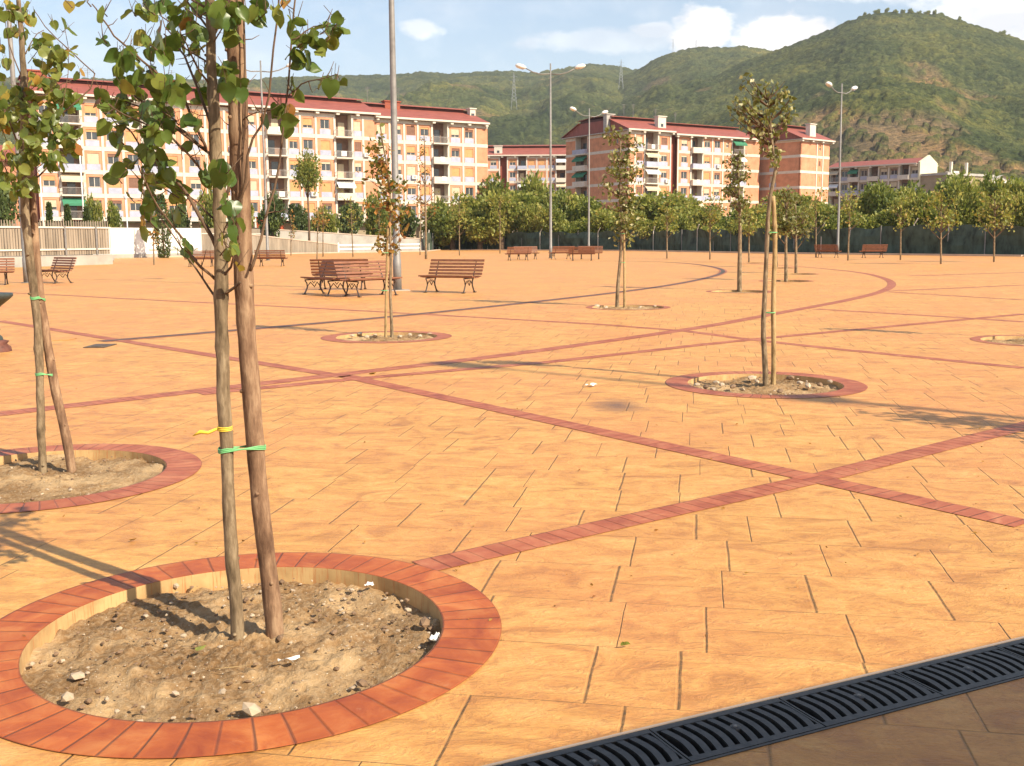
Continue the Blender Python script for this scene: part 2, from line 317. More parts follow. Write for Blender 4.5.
# ---------------------------------------------------------------- mesh helpers
class MB:
    def __init__(s): s.v = []; s.f = []; s.m = []; s.t = []; s.uv = None
    def face(s, pts, mi=0, tint=None):
        i = len(s.v); s.v += [tuple(p) for p in pts]; s.f.append(tuple(range(i, i+len(pts)))); s.m.append(mi); s.t.append(tint)
    def box(s, a, b, mi=0, M=None):
        x0, y0, z0 = a; x1, y1, z1 = b
        P = [(x0, y0, z0), (x1, y0, z0), (x1, y1, z0), (x0, y1, z0), (x0, y0, z1), (x1, y0, z1), (x1, y1, z1), (x0, y1, z1)]
        if M is not None: P = [tuple(M @ Vector(p)) for p in P]
        i = len(s.v); s.v += P
        for q in ((0, 3, 2, 1), (4, 5, 6, 7), (0, 1, 5, 4), (1, 2, 6, 5), (2, 3, 7, 6), (3, 0, 4, 7)):
            s.f.append(tuple(i+k for k in q)); s.m.append(mi); s.t.append(None)
        return s
    def tube(s, pts, rad, n=8, mi=0, jit=0, cap=True):
        pts = [Vector(p) for p in pts]; 
        if isinstance(rad, (int, float)): rad = [rad]*len(pts)
        i0 = len(s.v); up = Vector((0.03, 1, 0.07)).normalized(); prev = None
        for k, p in enumerate(pts):
            d = (pts[min(k+1, len(pts)-1)] - pts[max(k-1, 0)]).normalized()
            a = d.cross(up if prev is None else prev)
            if a.length < .05: a = d.cross(Vector((1, 0, 0)))
            a.normalize(); bb = d.cross(a).normalized(); prev = -bb if prev is None else (a.cross(d)).normalized()
            bb = a.cross(d).normalized(); prev = bb
            for j in range(n):
                th = 2*math.pi*j/n; r = rad[k]*(1+(random.uniform(-jit, jit) if jit else 0))
                s.v.append(tuple(p + a*math.cos(th)*r + bb*math.sin(th)*r))
        for k in range(len(pts)-1):
            for j in range(n):
                q = i0+k*n; s.f.append((q+j, q+(j+1) % n, q+n+(j+1) % n, q+n+j)); s.m.append(mi); s.t.append(None)
        if cap:
            s.f.append(tuple(i0+j for j in range(n))[::-1]); s.m.append(mi); s.t.append(None)
            q = i0+(len(pts)-1)*n; s.f.append(tuple(q+j for j in range(n))); s.m.append(mi); s.t.append(None)
        return s
    def lathe(s, prof, n=24, mi=0, c=(0, 0, 0)):
        i0 = len(s.v)
        for r, z in prof:
            for j in range(n):
                a = 2*math.pi*j/n; s.v.append((c[0]+r*math.cos(a), c[1]+r*math.sin(a), c[2]+z))
        for k in range(len(prof)-1):
            for j in range(n):
                q = i0+k*n; s.f.append((q+j, q+(j+1) % n, q+n+(j+1) % n, q+n+j)); s.m.append(mi); s.t.append(None)
        return s
    def blobs(s, c, r, mi=0, flat=1., seed=None):
        bm = bmesh.new(); bmesh.ops.create_icosphere(bm, subdivisions=1, radius=1)
        i0 = len(s.v); q = Matrix.Rotation(random.uniform(0, 6), 3, 'Z') @ Matrix.Rotation(random.uniform(-.6, .6), 3, 'X')
        sc = Vector((random.uniform(.7, 1.2), random.uniform(.7, 1.2), flat*random.uniform(.6, 1)))
        for v in bm.verts:
            p = v.co*random.uniform(.78, 1.1); p = q @ Vector((p.x*sc.x, p.y*sc.y, p.z*sc.z)); s.v.append((c[0]+p.x*r, c[1]+p.y*r, c[2]+p.z*r))
        for f in bm.faces: s.f.append(tuple(i0+v.index for v in f.verts)); s.m.append(mi); s.t.append(None)
        bm.free(); return s
    def build(s, name, mats, parent=None, smooth=False, kind=None):
        me = bpy.data.meshes.new(name); me.from_pydata(s.v, [], s.f)
        if not isinstance(mats, (list, tuple)): mats = [mats]
        for m in mats: me.materials.append(MT[m] if isinstance(m, str) else m)
        me.polygons.foreach_set('material_index', s.m)
        if smooth: me.polygons.foreach_set('use_smooth', [True]*len(s.f))
        if any(x is not None for x in s.t):
            ca = me.color_attributes.new('tint', 'FLOAT_COLOR', 'CORNER'); arr = []
            for f, x in zip(s.f, s.t):
                c = x if x is not None else .5; arr += [c, c, c, 1]*len(f)
            ca.data.foreach_set('color', arr)
        if s.uv is not None:
            ul = me.uv_layers.new(name='UVMap'); arr = []
            for f, u in zip(s.f, s.uv):
                for q in u: arr += [q[0], q[1]]
            ul.data.foreach_set('uv', arr)
        me.update(); o = bpy.data.objects.new(name, me); C.objects.link(o)
        if parent is not None: o.parent = parent
        if kind: o['kind'] = kind
        return o
def tag(o, label=None, cat=None, group=None, kind=None):
    if label: o['label'] = label
    if cat: o['category'] = cat
    if group: o['group'] = group
    if kind: o['kind'] = kind
    return o
def empty(name, loc=(0, 0, 0), rz=0):
    o = bpy.data.objects.new(name, None); C.objects.link(o); o.location = loc; o.rotation_euler = (0, 0, rz); o.empty_display_size = .2; return o
def copy_tree(o, parent=None):
    c = o.copy(); C.objects.link(c)
    if parent is not None: c.parent = parent
    for ch in list(o.children): copy_tree(ch, c)
    return c
def struct(mb, name, mats, label=None, smooth=False):
    o = mb.build(name, mats, None, smooth, 'structure')
    if label: o['label'] = label
    return o

# ---------------------------------------------------------------- plaza with pits
RO, RI = 1.01, .78
pits = []      # (x, y, detailed)
def pit_at(x, y, d=0): pits.append((x, y, d))
pit_at(-1.056, 3.873, 3); pit_at(-3.07, 6.63, 2); pit_at(2.60, 10.64, 2); pit_at(-1.94, 16.13, 2)
p = G(628, 307.3); pit_at(p.x, p.y, 1); p = G(1040, 341); pit_at(p.x, p.y, 1)
far_trees = [(739.5, 291.5), (786, 281), (796, 274), (777, 268), (749, 263), (710, 259.5), (667, 258.5), (941, 264), (994, 262)]
for px, py in far_trees[:4] + far_trees[4:5]:
    p = G(px, py); pit_at(p.x, p.y, 0)
OFFT = (5.9, 6.5); pit_at(*OFFT, 0)
plaza_px = [(1024, 256.5), (768, 253.5), (640, 251), (440, 250), (425, 251.5), (256, 254.5), (200, 256.5), (115, 258), (112, 264), (0, 268)]
PL = [G(*q) for q in plaza_px]
outer = [Vector((PL[0].x+40, PL[0].y-22, 0))] + PL + [Vector((-60, PL[-1].y-4, 0)), Vector((-60, -30, 0)), Vector((PL[0].x+40, -30, 0))]
# drain channel
ga, gb = G(500, 764.5), G(1024, 638.5); gd = (gb-ga).normalized(); gn = Vector((gd.y, -gd.x, 0))   # gn points to the camera side
GW = .235
g0 = ga - gd*2.0; GL = .5*14
def flat_fill(loops, z):
    bm = bmesh.new(); edges = []
    for lp in loops:
        vs = [bm.verts.new((q[0], q[1], z)) for q in lp]
        for i in range(len(vs)): edges.append(bm.edges.new((vs[i], vs[(i+1) % len(vs)])))
    bmesh.ops.triangle_fill(bm, use_beauty=True, use_dissolve=False, edges=edges)
    for f in bm.faces:
        if f.normal.z < 0: f.normal_flip()
    return bm
NSEG = 72
def circle(cx, cy, r, n=NSEG): return [(cx+r*math.cos(2*math.pi*i/n), cy+r*math.sin(2*math.pi*i/n)) for i in range(n)]
loops = [[(q.x, q.y) for q in outer]] + [circle(x, y, RI+.01, 72 if d else 28) for x, y, d in pits]
loops.append([tuple((g0+gn*o_+gd*l)[:2]) for o_, l in ((0, 0), (GW, 0), (GW, GL), (0, GL))])
bm = flat_fill(loops, 0); me = bpy.data.meshes.new('plaza_paving'); bm.to_mesh(me); bm.free(); me.materials.append(MT['slab'])
o = bpy.data.objects.new('plaza_paving', me); C.objects.link(o); o['kind'] = 'structure'
mb = MB()                                             # plaza edge skirt
for a, b_ in zip(outer, outer[1:]+outer[:1]): mb.face([a, b_, b_+Vector((0, 0, -.4)), a+Vector((0, 0, -.4))])
struct(mb, 'plaza_edge', 'kerb')
mb = MB()                                             # far kerb line
for a, b_ in zip(outer[0:8], outer[1:9]):
    d = (b_-a).normalized(); n = Vector((d.y, -d.x, 0)) if Vector((d.y, -d.x, 0)).dot(-a) > 0 else Vector((-d.y, d.x, 0))
    Mx = Matrix(((d.x, n.x, 0, a.x), (d.y, n.y, 0, a.y), (0, 0, 1, 0), (0, 0, 0, 1)))
    mb.box((0, 0, .002), ((b_-a).length, .35, .12), 0, Mx)
struct(mb, 'kerb', 'kerb')

def ring_sheet(cx, cy, ro, ri, z, name, mat, n=144, ph=0):
    mb = MB(); mb.uv = []
    for i in range(n):
        a0 = 2*math.pi*i/n; a1 = 2*math.pi*(i+1)/n
        P = [(cx+r*math.cos(a), cy+r*math.sin(a), z) for r, a in ((ri, a0), (ro, a0), (ro, a1), (ri, a1))]
        mb.face(P); u0, u1 = a0*.118*54/(2*math.pi), a1*.118*54/(2*math.pi); mb.uv.append([(u0, 0), (u0, 1), (u1, 1), (u1, 0)])
    o = struct(mb, name, mat)
    return o
def soil_disc(cx, cy, r, z, amp, det, seed):
    nr, na = (56, 150) if det == 3 else (26, 70) if det else (4, 20)
    vs = [(cx, cy, z)]; fs = []
    R_, A_ = np.meshgrid(np.linspace(0, 1, nr+1)[1:]*r, np.linspace(0, 2*np.pi, na, endpoint=False), indexing='ij')
    X = cx+R_*np.cos(A_); Y = cy+R_*np.sin(A_)
    rr = R_/r
    Z = z + amp*(fbm(X*3, Y*3, 3, seed)-.5)*1.6 + amp*.9*np.maximum(0, fbm(X*11, Y*11, 4, seed+5)-.5)*2 + amp*.55*(fbm(X*34, Y*34, 3, seed+9)-.5)*2 + .02*np.exp(-((R_/.25)**2))
    vs += list(zip(X.ravel().tolist(), Y.ravel().tolist(), Z.ravel().tolist()))
    for j in range(na): fs.append((0, 1+j, 1+(j+1) % na))
    for i in range(nr-1):
        for j in range(na):
            a = 1+i*na; fs.append((a+j, a+na+j, a+na+(j+1) % na, a+(j+1) % na))
    me = bpy.data.meshes.new('soil'); me.from_pydata(vs, [], fs); me.materials.append(MT['soil'])
    me.polygons.foreach_set('use_smooth', [True]*len(fs)); o = bpy.data.objects.new('soil', me); C.objects.link(o); o['kind'] = 'structure'
    o['label'] = 'bare brown soil in a round tree pit'
    return o
PD = .062
for i, (x, y, d) in enumerate(pits):
    ring_sheet(x, y, RO if d > 1 else RI+.14, RI, .004, 'brick_print_ring', 'ring' if d == 3 else 'band', 144 if d else 48, i*.31)
    mb = MB(); mb.uv = []; n = 72
    for k in range(n):
        a0 = 2*math.pi*k/n; a1 = 2*math.pi*(k+1)/n; P = [(x+RI*math.cos(a), y+RI*math.sin(a), z) for a, z in ((a0, .004), (a1, .004), (a1, -.3), (a0, -.3))]
        mb.face(P); mb.uv.append([(a0*3, 1), (a1*3, 1), (a1*3, 0), (a0*3, 0)])
    struct(mb, 'pit_wall', 'drip')
    soil_disc(x, y, RI+.005, -PD if d == 3 else -PD+.01, .042 if d else .02, d, 11+i*3)

# ---------------------------------------------------------------- printed bands
def smooth_poly(P, it=2):
    for _ in range(it):
        Q = [P[0]]
        for a, b_ in zip(P, P[1:]): Q += [a*.75+b_*.25, a*.25+b_*.75]
        P = Q+[P[-1]]
    return P
def ribbon(pxs, wid, z, name, mat, sm=0, world=None, step=.5):
    P = world or [G(*q) for q in pxs]
    if sm: P = smooth_poly(P, sm)
    mb = MB(); mb.uv = []; L_ = []; u = 0; us = []
    for i, p in enumerate(P):
        d = (P[min(i+1, len(P)-1)]-P[max(i-1, 0)]).normalized(); n = Vector((-d.y, d.x, 0))
        L_.append((p+n*wid/2, p-n*wid/2))
        if i: u += (p-P[i-1]).length
        us.append(u)
    for i in range(len(P)-1):
        q = [L_[i][0], L_[i][1], L_[i+1][1], L_[i+1][0]]
        mb.face([(v.x, v.y, z) for v in q]); mb.uv.append([(us[i], 0), (us[i], 1), (us[i+1], 1), (us[i+1], 0)])
    return struct(mb, name, mat)
ribbon([(345, 376), (1024, 524.5)], .20, .0032, 'red_band', 'band')
ribbon([(0, 321), (345, 377)], .20, .0032, 'red_band', 'band')
ribbon([(422, 567.2), (819, 478), (1024, 426), (1200, 381)], .19, .0030, 'red_band', 'band')
ribbon([(-60, 421), (0, 414), (344, 374), (495, 357), (700, 328), (768, 315), (850, 300), (885, 291), (894, 284), (885, 278), (860, 272), (800, 266.5), (740, 263)], .26, .0024, 'red_band', 'band', 3)
ribbon([(200, 394), (366, 378), (550, 362), (700, 345), (767, 338), (1024, 314)], .20, .0028, 'red_band', 'band')
ribbon([(-60, 290), (43, 294), (129, 299), (273, 306), (437, 315), (663, 328), (767, 342), (1024, 368)], .20, .0020, 'red_band', 'band', 1)
ribbon([(815, 309), (958, 317.5), (1024, 322)], .22, .0016, 'red_band', 'band')
ribbon([(888, 292), (1024, 300)], .22, .0014, 'red_band', 'band')
ribbon([(880, 291.5), (1024, 285)], .24, .0018, 'red_band', 'band')
ribbon([(908, 276), (1040, 272)], .3, .0018, 'red_band', 'band')
ribbon([(101, 341.5), (217, 332), (387, 317.5), (512, 304.5), (640, 290), (695, 281), (722, 274), (724, 270), (712, 266.5), (690, 263.5), (655, 261.5), (600, 261)], .17, .0060, 'slot_drain', 'darkslot', 3)
ribbon([(101, 341.5), (217, 332), (387, 317.5), (512, 304.5), (640, 290), (695, 281), (722, 274), (724, 270), (712, 266.5), (690, 263.5), (655, 261.5), (600, 261)], .34, .0040, 'slot_drain_surround', 'kerb', 3).data.materials[0] = MT['band']

# manhole plates
mb = MB(); a, b_ = G(83, 348), G(117, 344.5); mb.box((a.x, a.y, .003), (b_.x, b_.y, .012))
mb.box((a.x+.08, a.y+.08, .012), (b_.x-.08, b_.y-.08, .018)); tag(mb.build('manhole_cover', 'manhole'), 'darker rectangular iron manhole plate at the left end of the slot drain', 'manhole cover')
mb = MB(); a, b_ = G(52, 341), G(77, 338.5); mb.box((a.x, a.y, .003), (b_.x, b_.y, .010)); mb.box((a.x+.06, a.y+.1, .010), (b_.x-.06, b_.y-.1, .014))
tag(mb.build('manhole_cover', 'slab'), 'paler inset manhole plate left of the dark iron plate', 'manhole cover')

# ---------------------------------------------------------------- drain grates
GM = Matrix(((gd.x, gn.x, 0, g0.x), (gd.y, gn.y, 0, g0.y), (0, 0, 1, 0), (0, 0, 0, 1)))
mb = MB()
mb.box((-.02, 0, -.3), (GL+.02, GW, -.16), 0, GM); mb.box((-.02, -.001, -.3), (GL+.02, .012, -.03), 0, GM); mb.box((-.02, GW-.012, -.3), (GL+.02, GW+.001, -.03), 0, GM)
struct(mb, 'drain_channel', 'blackpit')
mb = MB()
mb.box((-.02, -.010, -.05), (GL+.02, 0, .004), 0, GM); mb.box((-.02, GW, -.05), (GL+.02, GW+.010, .003), 1, GM)
struct(mb, 'drain_frame', ['kerb', 'iron'])
def make_grate():
    t_ = empty('drain_grate'); mb = MB(); L_ = .495; a, b_ = .004, GW-.004; zt, zb = .003, -.03
    mb.box((0, a, zb), (L_, a+.026, zt)); mb.box((0, b_-.026, zb), (L_, b_, zt)); mb.box((0, a+.026, zb), (.007, b_-.026, zt)); mb.box((L_-.007, a+.026, zb), (L_, b_-.026, zt))
    ns = 11; pitch = (L_-.014)/ns
    for k in range(0, ns):
        x = .030+k*pitch*.985; prev = None; seg = 7
        for q in range(seg+1):
            f = q/seg; yy = a+.026+(b_-a-.052)*f; xx = x - .016*math.sin(math.pi*f)
            cur = (xx, yy)
            if prev is not None:
                h = .0115
                P = [(prev[0]-h, prev[1]), (prev[0]+h, prev[1]), (cur[0]+h, cur[1]), (cur[0]-h, cur[1])]
                top = [(p_[0], p_[1], zt-.001) for p_ in P]; bot = [(p_[0], p_[1], zb) for p_ in P]
                mb.face(top); mb.face([top[0], top[3], bot[3], bot[0]]); mb.face([top[2], top[1], bot[1], bot[2]])
            prev = cur
    mb.build('slotted_plate', 'iron', t_)
    for yy in (a+.105,):
        m2 = MB(); m2.lathe([(.0, zt+.0005), (.016, zt+.0005), (.019, zt-.003), (.019, zb)], 16, 0, (L_*.5, yy, 0)); m2.build('screw_boss', 'iron', t_, True)
        m3 = MB(); m3.lathe([(.0, zt+.004), (.006, zt+.004), (.007, zt)], 6, 0, (L_*.5, yy, 0)); m3.build('screw', 'galv', t_)
    return t_
gp = make_grate()
for k in range(14):
    o = gp if k == 0 else copy_tree(gp); o.location = g0+gd*(k*.5+.4975); o.rotation_euler = (0, 0, math.atan2(gd.y, gd.x)+math.pi)
    vis = {4: 'cut by the bottom edge of the picture', 5: 'second from the bottom edge', 6: 'in the middle of the visible row', 7: 'second from the right edge', 8: 'cut by the right edge'}
    tag(o, 'black cast iron drain grate with curved slots, ' + vis.get(k, 'beyond the ' + ('bottom' if k < 4 else 'right') + ' edge of the picture'), 'drain grate', 'drain grates set end to end')

# ---------------------------------------------------------------- portico behind the viewer: it casts the shade past the drain
hc = 3.2; sh = Vector((-LT.x, -LT.y, 0))*((hc+.28)/math.tan(SUN_EL))
c0 = ga + sh - gn*.012
t_ = empty('concrete_canopy', tuple(c0)); tag(t_, 'flat concrete canopy on round columns behind the viewer, shading the drain side', 'canopy')
CM = Matrix(((gd.x, gn.x, 0, 0), (gd.y, gn.y, 0, 0), (0, 0, 1, 0), (0, 0, 0, 1)))
mb = MB(); mb.box((-9, 0, hc), (11, 7, hc+.28), 0, CM); mb.build('roof_slab', 'canopy', t_)
for k in range(5):
    mb = MB(); q = CM @ Vector((-8.4+k*4.7, 5.6, 0)); mb.lathe([(.17, 0), (.17, hc)], 20, 0, tuple(q)); mb.build('column', 'canopy', t_, True)

# ---------------------------------------------------------------- terrain & hills
mb = MB(); mb.face([(-2980, -380, -.35), (2980, -380, -.35), (2980, 2980, -.35), (-2980, 2980, -.35)])
struct(mb, 'ground', 'earth')
def worley(X, Y, cell):
    xi = np.floor(X/cell).astype(np.int64); yi = np.floor(Y/cell).astype(np.int64); best = np.full(X.shape, 9.); idv = np.zeros(X.shape)
    for dx in (-1, 0, 1):
        for dy in (-1, 0, 1):
            a, b2 = xi+dx, yi+dy; cx = (a+.15+.7*hsh(a, b2, 1))*cell; cy = (b2+.15+.7*hsh(a, b2, 2))*cell
            rr = .6+.5*hsh(a, b2, 3); d = np.hypot(X-cx, Y-cy)/cell/rr; m = d < best; best = np.where(m, d, best); idv = np.where(m, hsh(a, b2, 4), idv)
    return best, idv
def hill(name, prof, r0, rc, px0, px1, cell, bare=None, seed=0, e=1.25, label=None, canopy=.55, rough=16, dstep=3.2):
    pxs = np.arange(px0, px1, 1.6); top = np.interp(pxs, [q[0] for q in prof], [q[1] for q in prof])
    top = top + (fbm(pxs*.11, pxs*0, 3, seed+3)-.5)*1.2
    az = np.arctan((pxs-512)/F); nr = int((rc+260-r0)/dstep); Rr = r0 + np.arange(nr)*dstep
    AZ, RR = np.meshgrid(az, Rr, indexing='ij'); RC = rc
    # crest height: from the camera's horizon (238.3 px at centre, tilted by the roll)
    hor = 238.3 - (pxs-512)*ROLL
    Hc = 1.5 + (hor-top)/F*rc*np.cos(0)*1.0/(1+0*pxs)
    # pixel height grows with 1/cos(az) for depth along the view axis
    Hc = np.array([at(float(a), float(b_), rc*math.cos(c)).z for a, b_, c in zip(pxs, top, az)]) - cell*canopy*.9
    X = RR*np.sin(AZ); Y = RR*np.cos(AZ)
    f = np.clip((RR-r0)/(rc-r0), 0, 1); back = np.clip((RR-rc)/260, 0, 1)
    base = Hc[:, None]*(f**e)*(1-.35*back**1.5)
    nz = (fbm(X/170+5, Y/260, 4, seed)-.5)*2; rid = (np.abs(fbm(X/95, Y/400, 3, seed+8)-.5)*2)
    base += rough*(nz*2.0-rid*1.6+.4)*np.sin(np.pi*np.clip(f, 0, 1))**1.4
    best, idv = worley(X, Y, cell)
    dome = np.sqrt(np.clip(1-best**2, 0, 1))
    bm_ = np.zeros(X.shape)
    if bare is not None:
        PX = 512+F*X/Y; PY = hor[:, None] - (base-1.5)/Y*F
        for (bx, by, rx, ry, gn_) in bare:
            bm_ = np.maximum(bm_, gn_*np.exp(-(((PX-bx)/rx)**2+((PY-by)/ry)**2)))
        thr = fbm(X/38, Y/60, 4, seed+21); bm_ = np.clip((bm_-thr*1.05)*5+.6, 0, 1)
        keep = (idv > .74)*(bm_ > .5)*(dome > .62); bm_ = np.where(keep, 0.1, bm_)
    else:
        thr = fbm(X/60, Y/110, 4, seed+21); bm_ = np.clip((thr-.68)*8, 0, .6)
    Z = base + dome*cell*canopy*(.5+idv)*(1-bm_*.93)*(RR < rc+200)
    big = fbm(X/120, Y/170, 4, seed+31)
    tint = np.clip(.15+.55*idv+.9*(big-.5)-.25*(best > .92), 0, 1)
    n0, n1 = X.shape; V = np.stack([X.ravel(), Y.ravel(), Z.ravel()-1], 1)
    idx = np.arange(n0*n1).reshape(n0, n1)
    Fc = np.stack([idx[:-1, :-1].ravel(), idx[1:, :-1].ravel(), idx[1:, 1:].ravel(), idx[:-1, 1:].ravel()], 1)
    me = bpy.data.meshes.new(name); me.vertices.add(len(V)); me.vertices.foreach_set('co', V.ravel())
    me.loops.add(Fc.size); me.loops.foreach_set('vertex_index', Fc.ravel().astype(np.int32))
    me.polygons.add(len(Fc)); me.polygons.foreach_set('loop_start', np.arange(0, Fc.size, 4, dtype=np.int32)); me.polygons.foreach_set('loop_total', np.full(len(Fc), 4, np.int32))
    me.update(calc_edges=True); me.validate()
    ca = me.color_attributes.new('tint', 'FLOAT_COLOR', 'POINT'); col = np.ones((len(V), 4)); col[:, 0] = tint.ravel(); col[:, 1] = bm_.ravel(); ca.data.foreach_set('color', col.ravel())
    me.polygons.foreach_set('use_smooth', [True]*len(Fc)); me.materials.append(MT['hill'])
    o = bpy.data.objects.new(name, me); C.objects.link(o); tag(o, label, None, None, 'structure'); return o
hill('hill', [(560, 240), (620, 170), (660, 115), (700, 80), (740, 60), (768, 50), (790, 41), (815, 31), (835, 21), (850, 15), (865, 12), (880, 11), (910, 12), (930, 14), (950, 20), (970, 27), (990, 34), (1010, 40), (1024, 44), (1100, 75), (1250, 110)],
     330, 1150, 590, 1230, 4.6, [(875, 138, 68, 26, 1.35), (835, 128, 40, 20, 1.3), (940, 160, 60, 14, 1.15), (925, 78, 45, 24, .55), (955, 108, 50, 20, .52), (1010, 168, 40, 12, .7)], 3, 1.15, 'rounded scrubby hill with bare brown slopes on the right')
hill('hill', [(500, 200), (560, 120), (600, 88), (625, 74), (640, 67), (650, 60), (665, 53), (685, 47), (700, 46), (725, 47), (735, 45), (768, 50), (830, 60), (900, 90), (1000, 150)],
     520, 1550, 500, 960, 5.6, None, 13, 1.1, 'wooded middle ridge behind the right apartment block', rough=18, dstep=4.2)
hill('hill', [(-300, 60), (-100, 72), (40, 77), (230, 79), (345, 75), (400, 74), (425, 71), (450, 73), (512, 70), (540, 72), (570, 66), (590, 63), (612, 65), (632, 69), (700, 75), (800, 90)],
     600, 1950, -260, 800, 7, None, 23, 1.0, 'long wooded ridge behind the left apartment block', rough=22, dstep=5.2)
# pylons on the ridge
def pylon(px, ytop, ybase, Y, label):
    b0 = at(px, ybase, Y); hgt = at(px, ytop, Y).z-b0.z; t_ = empty('electricity_pylon', (b0.x, Y, b0.z)); mb = MB(); wd = hgt*.10; th = .10*hgt/20
    for sx_ in (-1, 1):
        for sy in (-1, 1): mb.tube([(sx_*wd, sy*wd, -8), (sx_*wd*.25, sy*wd*.25, hgt*.7), (0, 0, hgt)], th, 4)
    for k in range(7):
        z0, z1 = hgt*k/8, hgt*(k+1)/8; w0, w1 = wd*(1-.95*z0/hgt), wd*(1-.95*z1/hgt)
        for sy in (-1, 1): mb.tube([(-w0, sy*w0, z0), (w1, sy*w1, z1)], th*.6, 4); mb.tube([(w0, sy*w0, z0), (-w1, sy*w1, z1)], th*.6, 4)
    mb.build('lattice_tower', 'pylon', t_)
    mb = MB()
    for z, l in ((.72, .17), (.84, .13)): mb.tube([(-hgt*l, 0, hgt*z), (0, 0, hgt*(z+.03)), (hgt*l, 0, hgt*z)], th*.8, 4)
    mb.build('cross_arm', 'pylon', t_); tag(t_, label, 'pylon', 'electricity pylons on the ridges')
pylon(514, 72, 102, 1150, 'lattice electricity pylon in front of the left ridge, left of the middle lamp')
pylon(621, 59, 82, 1300, 'lattice electricity pylon on the middle ridge shoulder')
pylon(673, 38, 48, 1560, 'left of two small masts on the ridge top')
pylon(696, 39, 48, 1560, 'right of two small masts on the ridge top')

#@@HAZE
hb = MB(); hb.box((-3000, -400, -1.4), (3000, 3000, 460)); hz_o = hb.build('haze', []); 
hm = bpy.data.materials.new('haze_air'); hm.use_nodes = True; ht = hm.node_tree; ht.nodes.clear()
ho = ht.nodes.new('ShaderNodeOutputMaterial'); hv = ht.nodes.new('ShaderNodeVolumePrincipled'); hv.inputs['Color'].default_value = (.93, .95, 1, 1); hv.inputs['Density'].default_value = .00013
hv.inputs['Anisotropy'].default_value = .2; ht.links.new(hv.outputs[0], ho.inputs['Volume']); hz_o.data.materials.append(hm); hz_o['kind'] = 'stuff'
hz_o['label'] = 'thin pale air haze over the plaza and hills'

# ---------------------------------------------------------------- apartment buildings
def U_on(px, O, d):
    r_ = ray(px, 238); k = r_.x/r_.y; return (k*O.y-O.x)/(d.x-k*d.y)
def window_part(par, x0, x1, z0, z1, style, y=0., flip=1, face='front', T=None):
    """recessed window: frame mesh, with pane and shutter as its own pieces"""
    fw = .07; mb = MB(); d0 = y+.13; d1 = y+.20
    mb.box((x0, d0, z0), (x0+fw, d1, z1), 0, T); mb.box((x1-fw, d0, z0), (x1, d1, z1), 0, T)
    mb.box((x0+fw, d0, z1-fw), (x1-fw, d1, z1), 0, T); mb.box((x0+fw, d0, z0), (x1-fw, d1, z0+fw), 0, T)
    xm = (x0+x1)/2; mb.box((xm-.035, d0+.005, z0+fw), (xm+.035, d1-.005, z1-fw), 0, T)
    w_ = mb.build('window', 'cream', par)
    p_ = MB().box((x0+fw, d1-.02, z0+fw), (x1-fw, d1+.01, z1-fw), 0, T).build('pane', 'glass', w_)
    k = {'c': 'shut_c', 'o': 'shut_o', 'b': 'shut_b', 'n': None}[style]
    if k:
        dr = random.choice((.25, .45, .7, .95, 1.)) if style != 'b' else random.choice((.3, 1.))
        zb_ = z1-(z1-z0)*dr; mb = MB(); n = max(2, int((z1-zb_)/.16))
        for i in range(n): mb.box((x0+.02, d0-.055, zb_+(z1-zb_)*i/n+.012), (x1-.02, d0-.012, zb_+(z1-zb_)*(i+1)/n), 0, T)
        mb.build('shutter', k, w_)
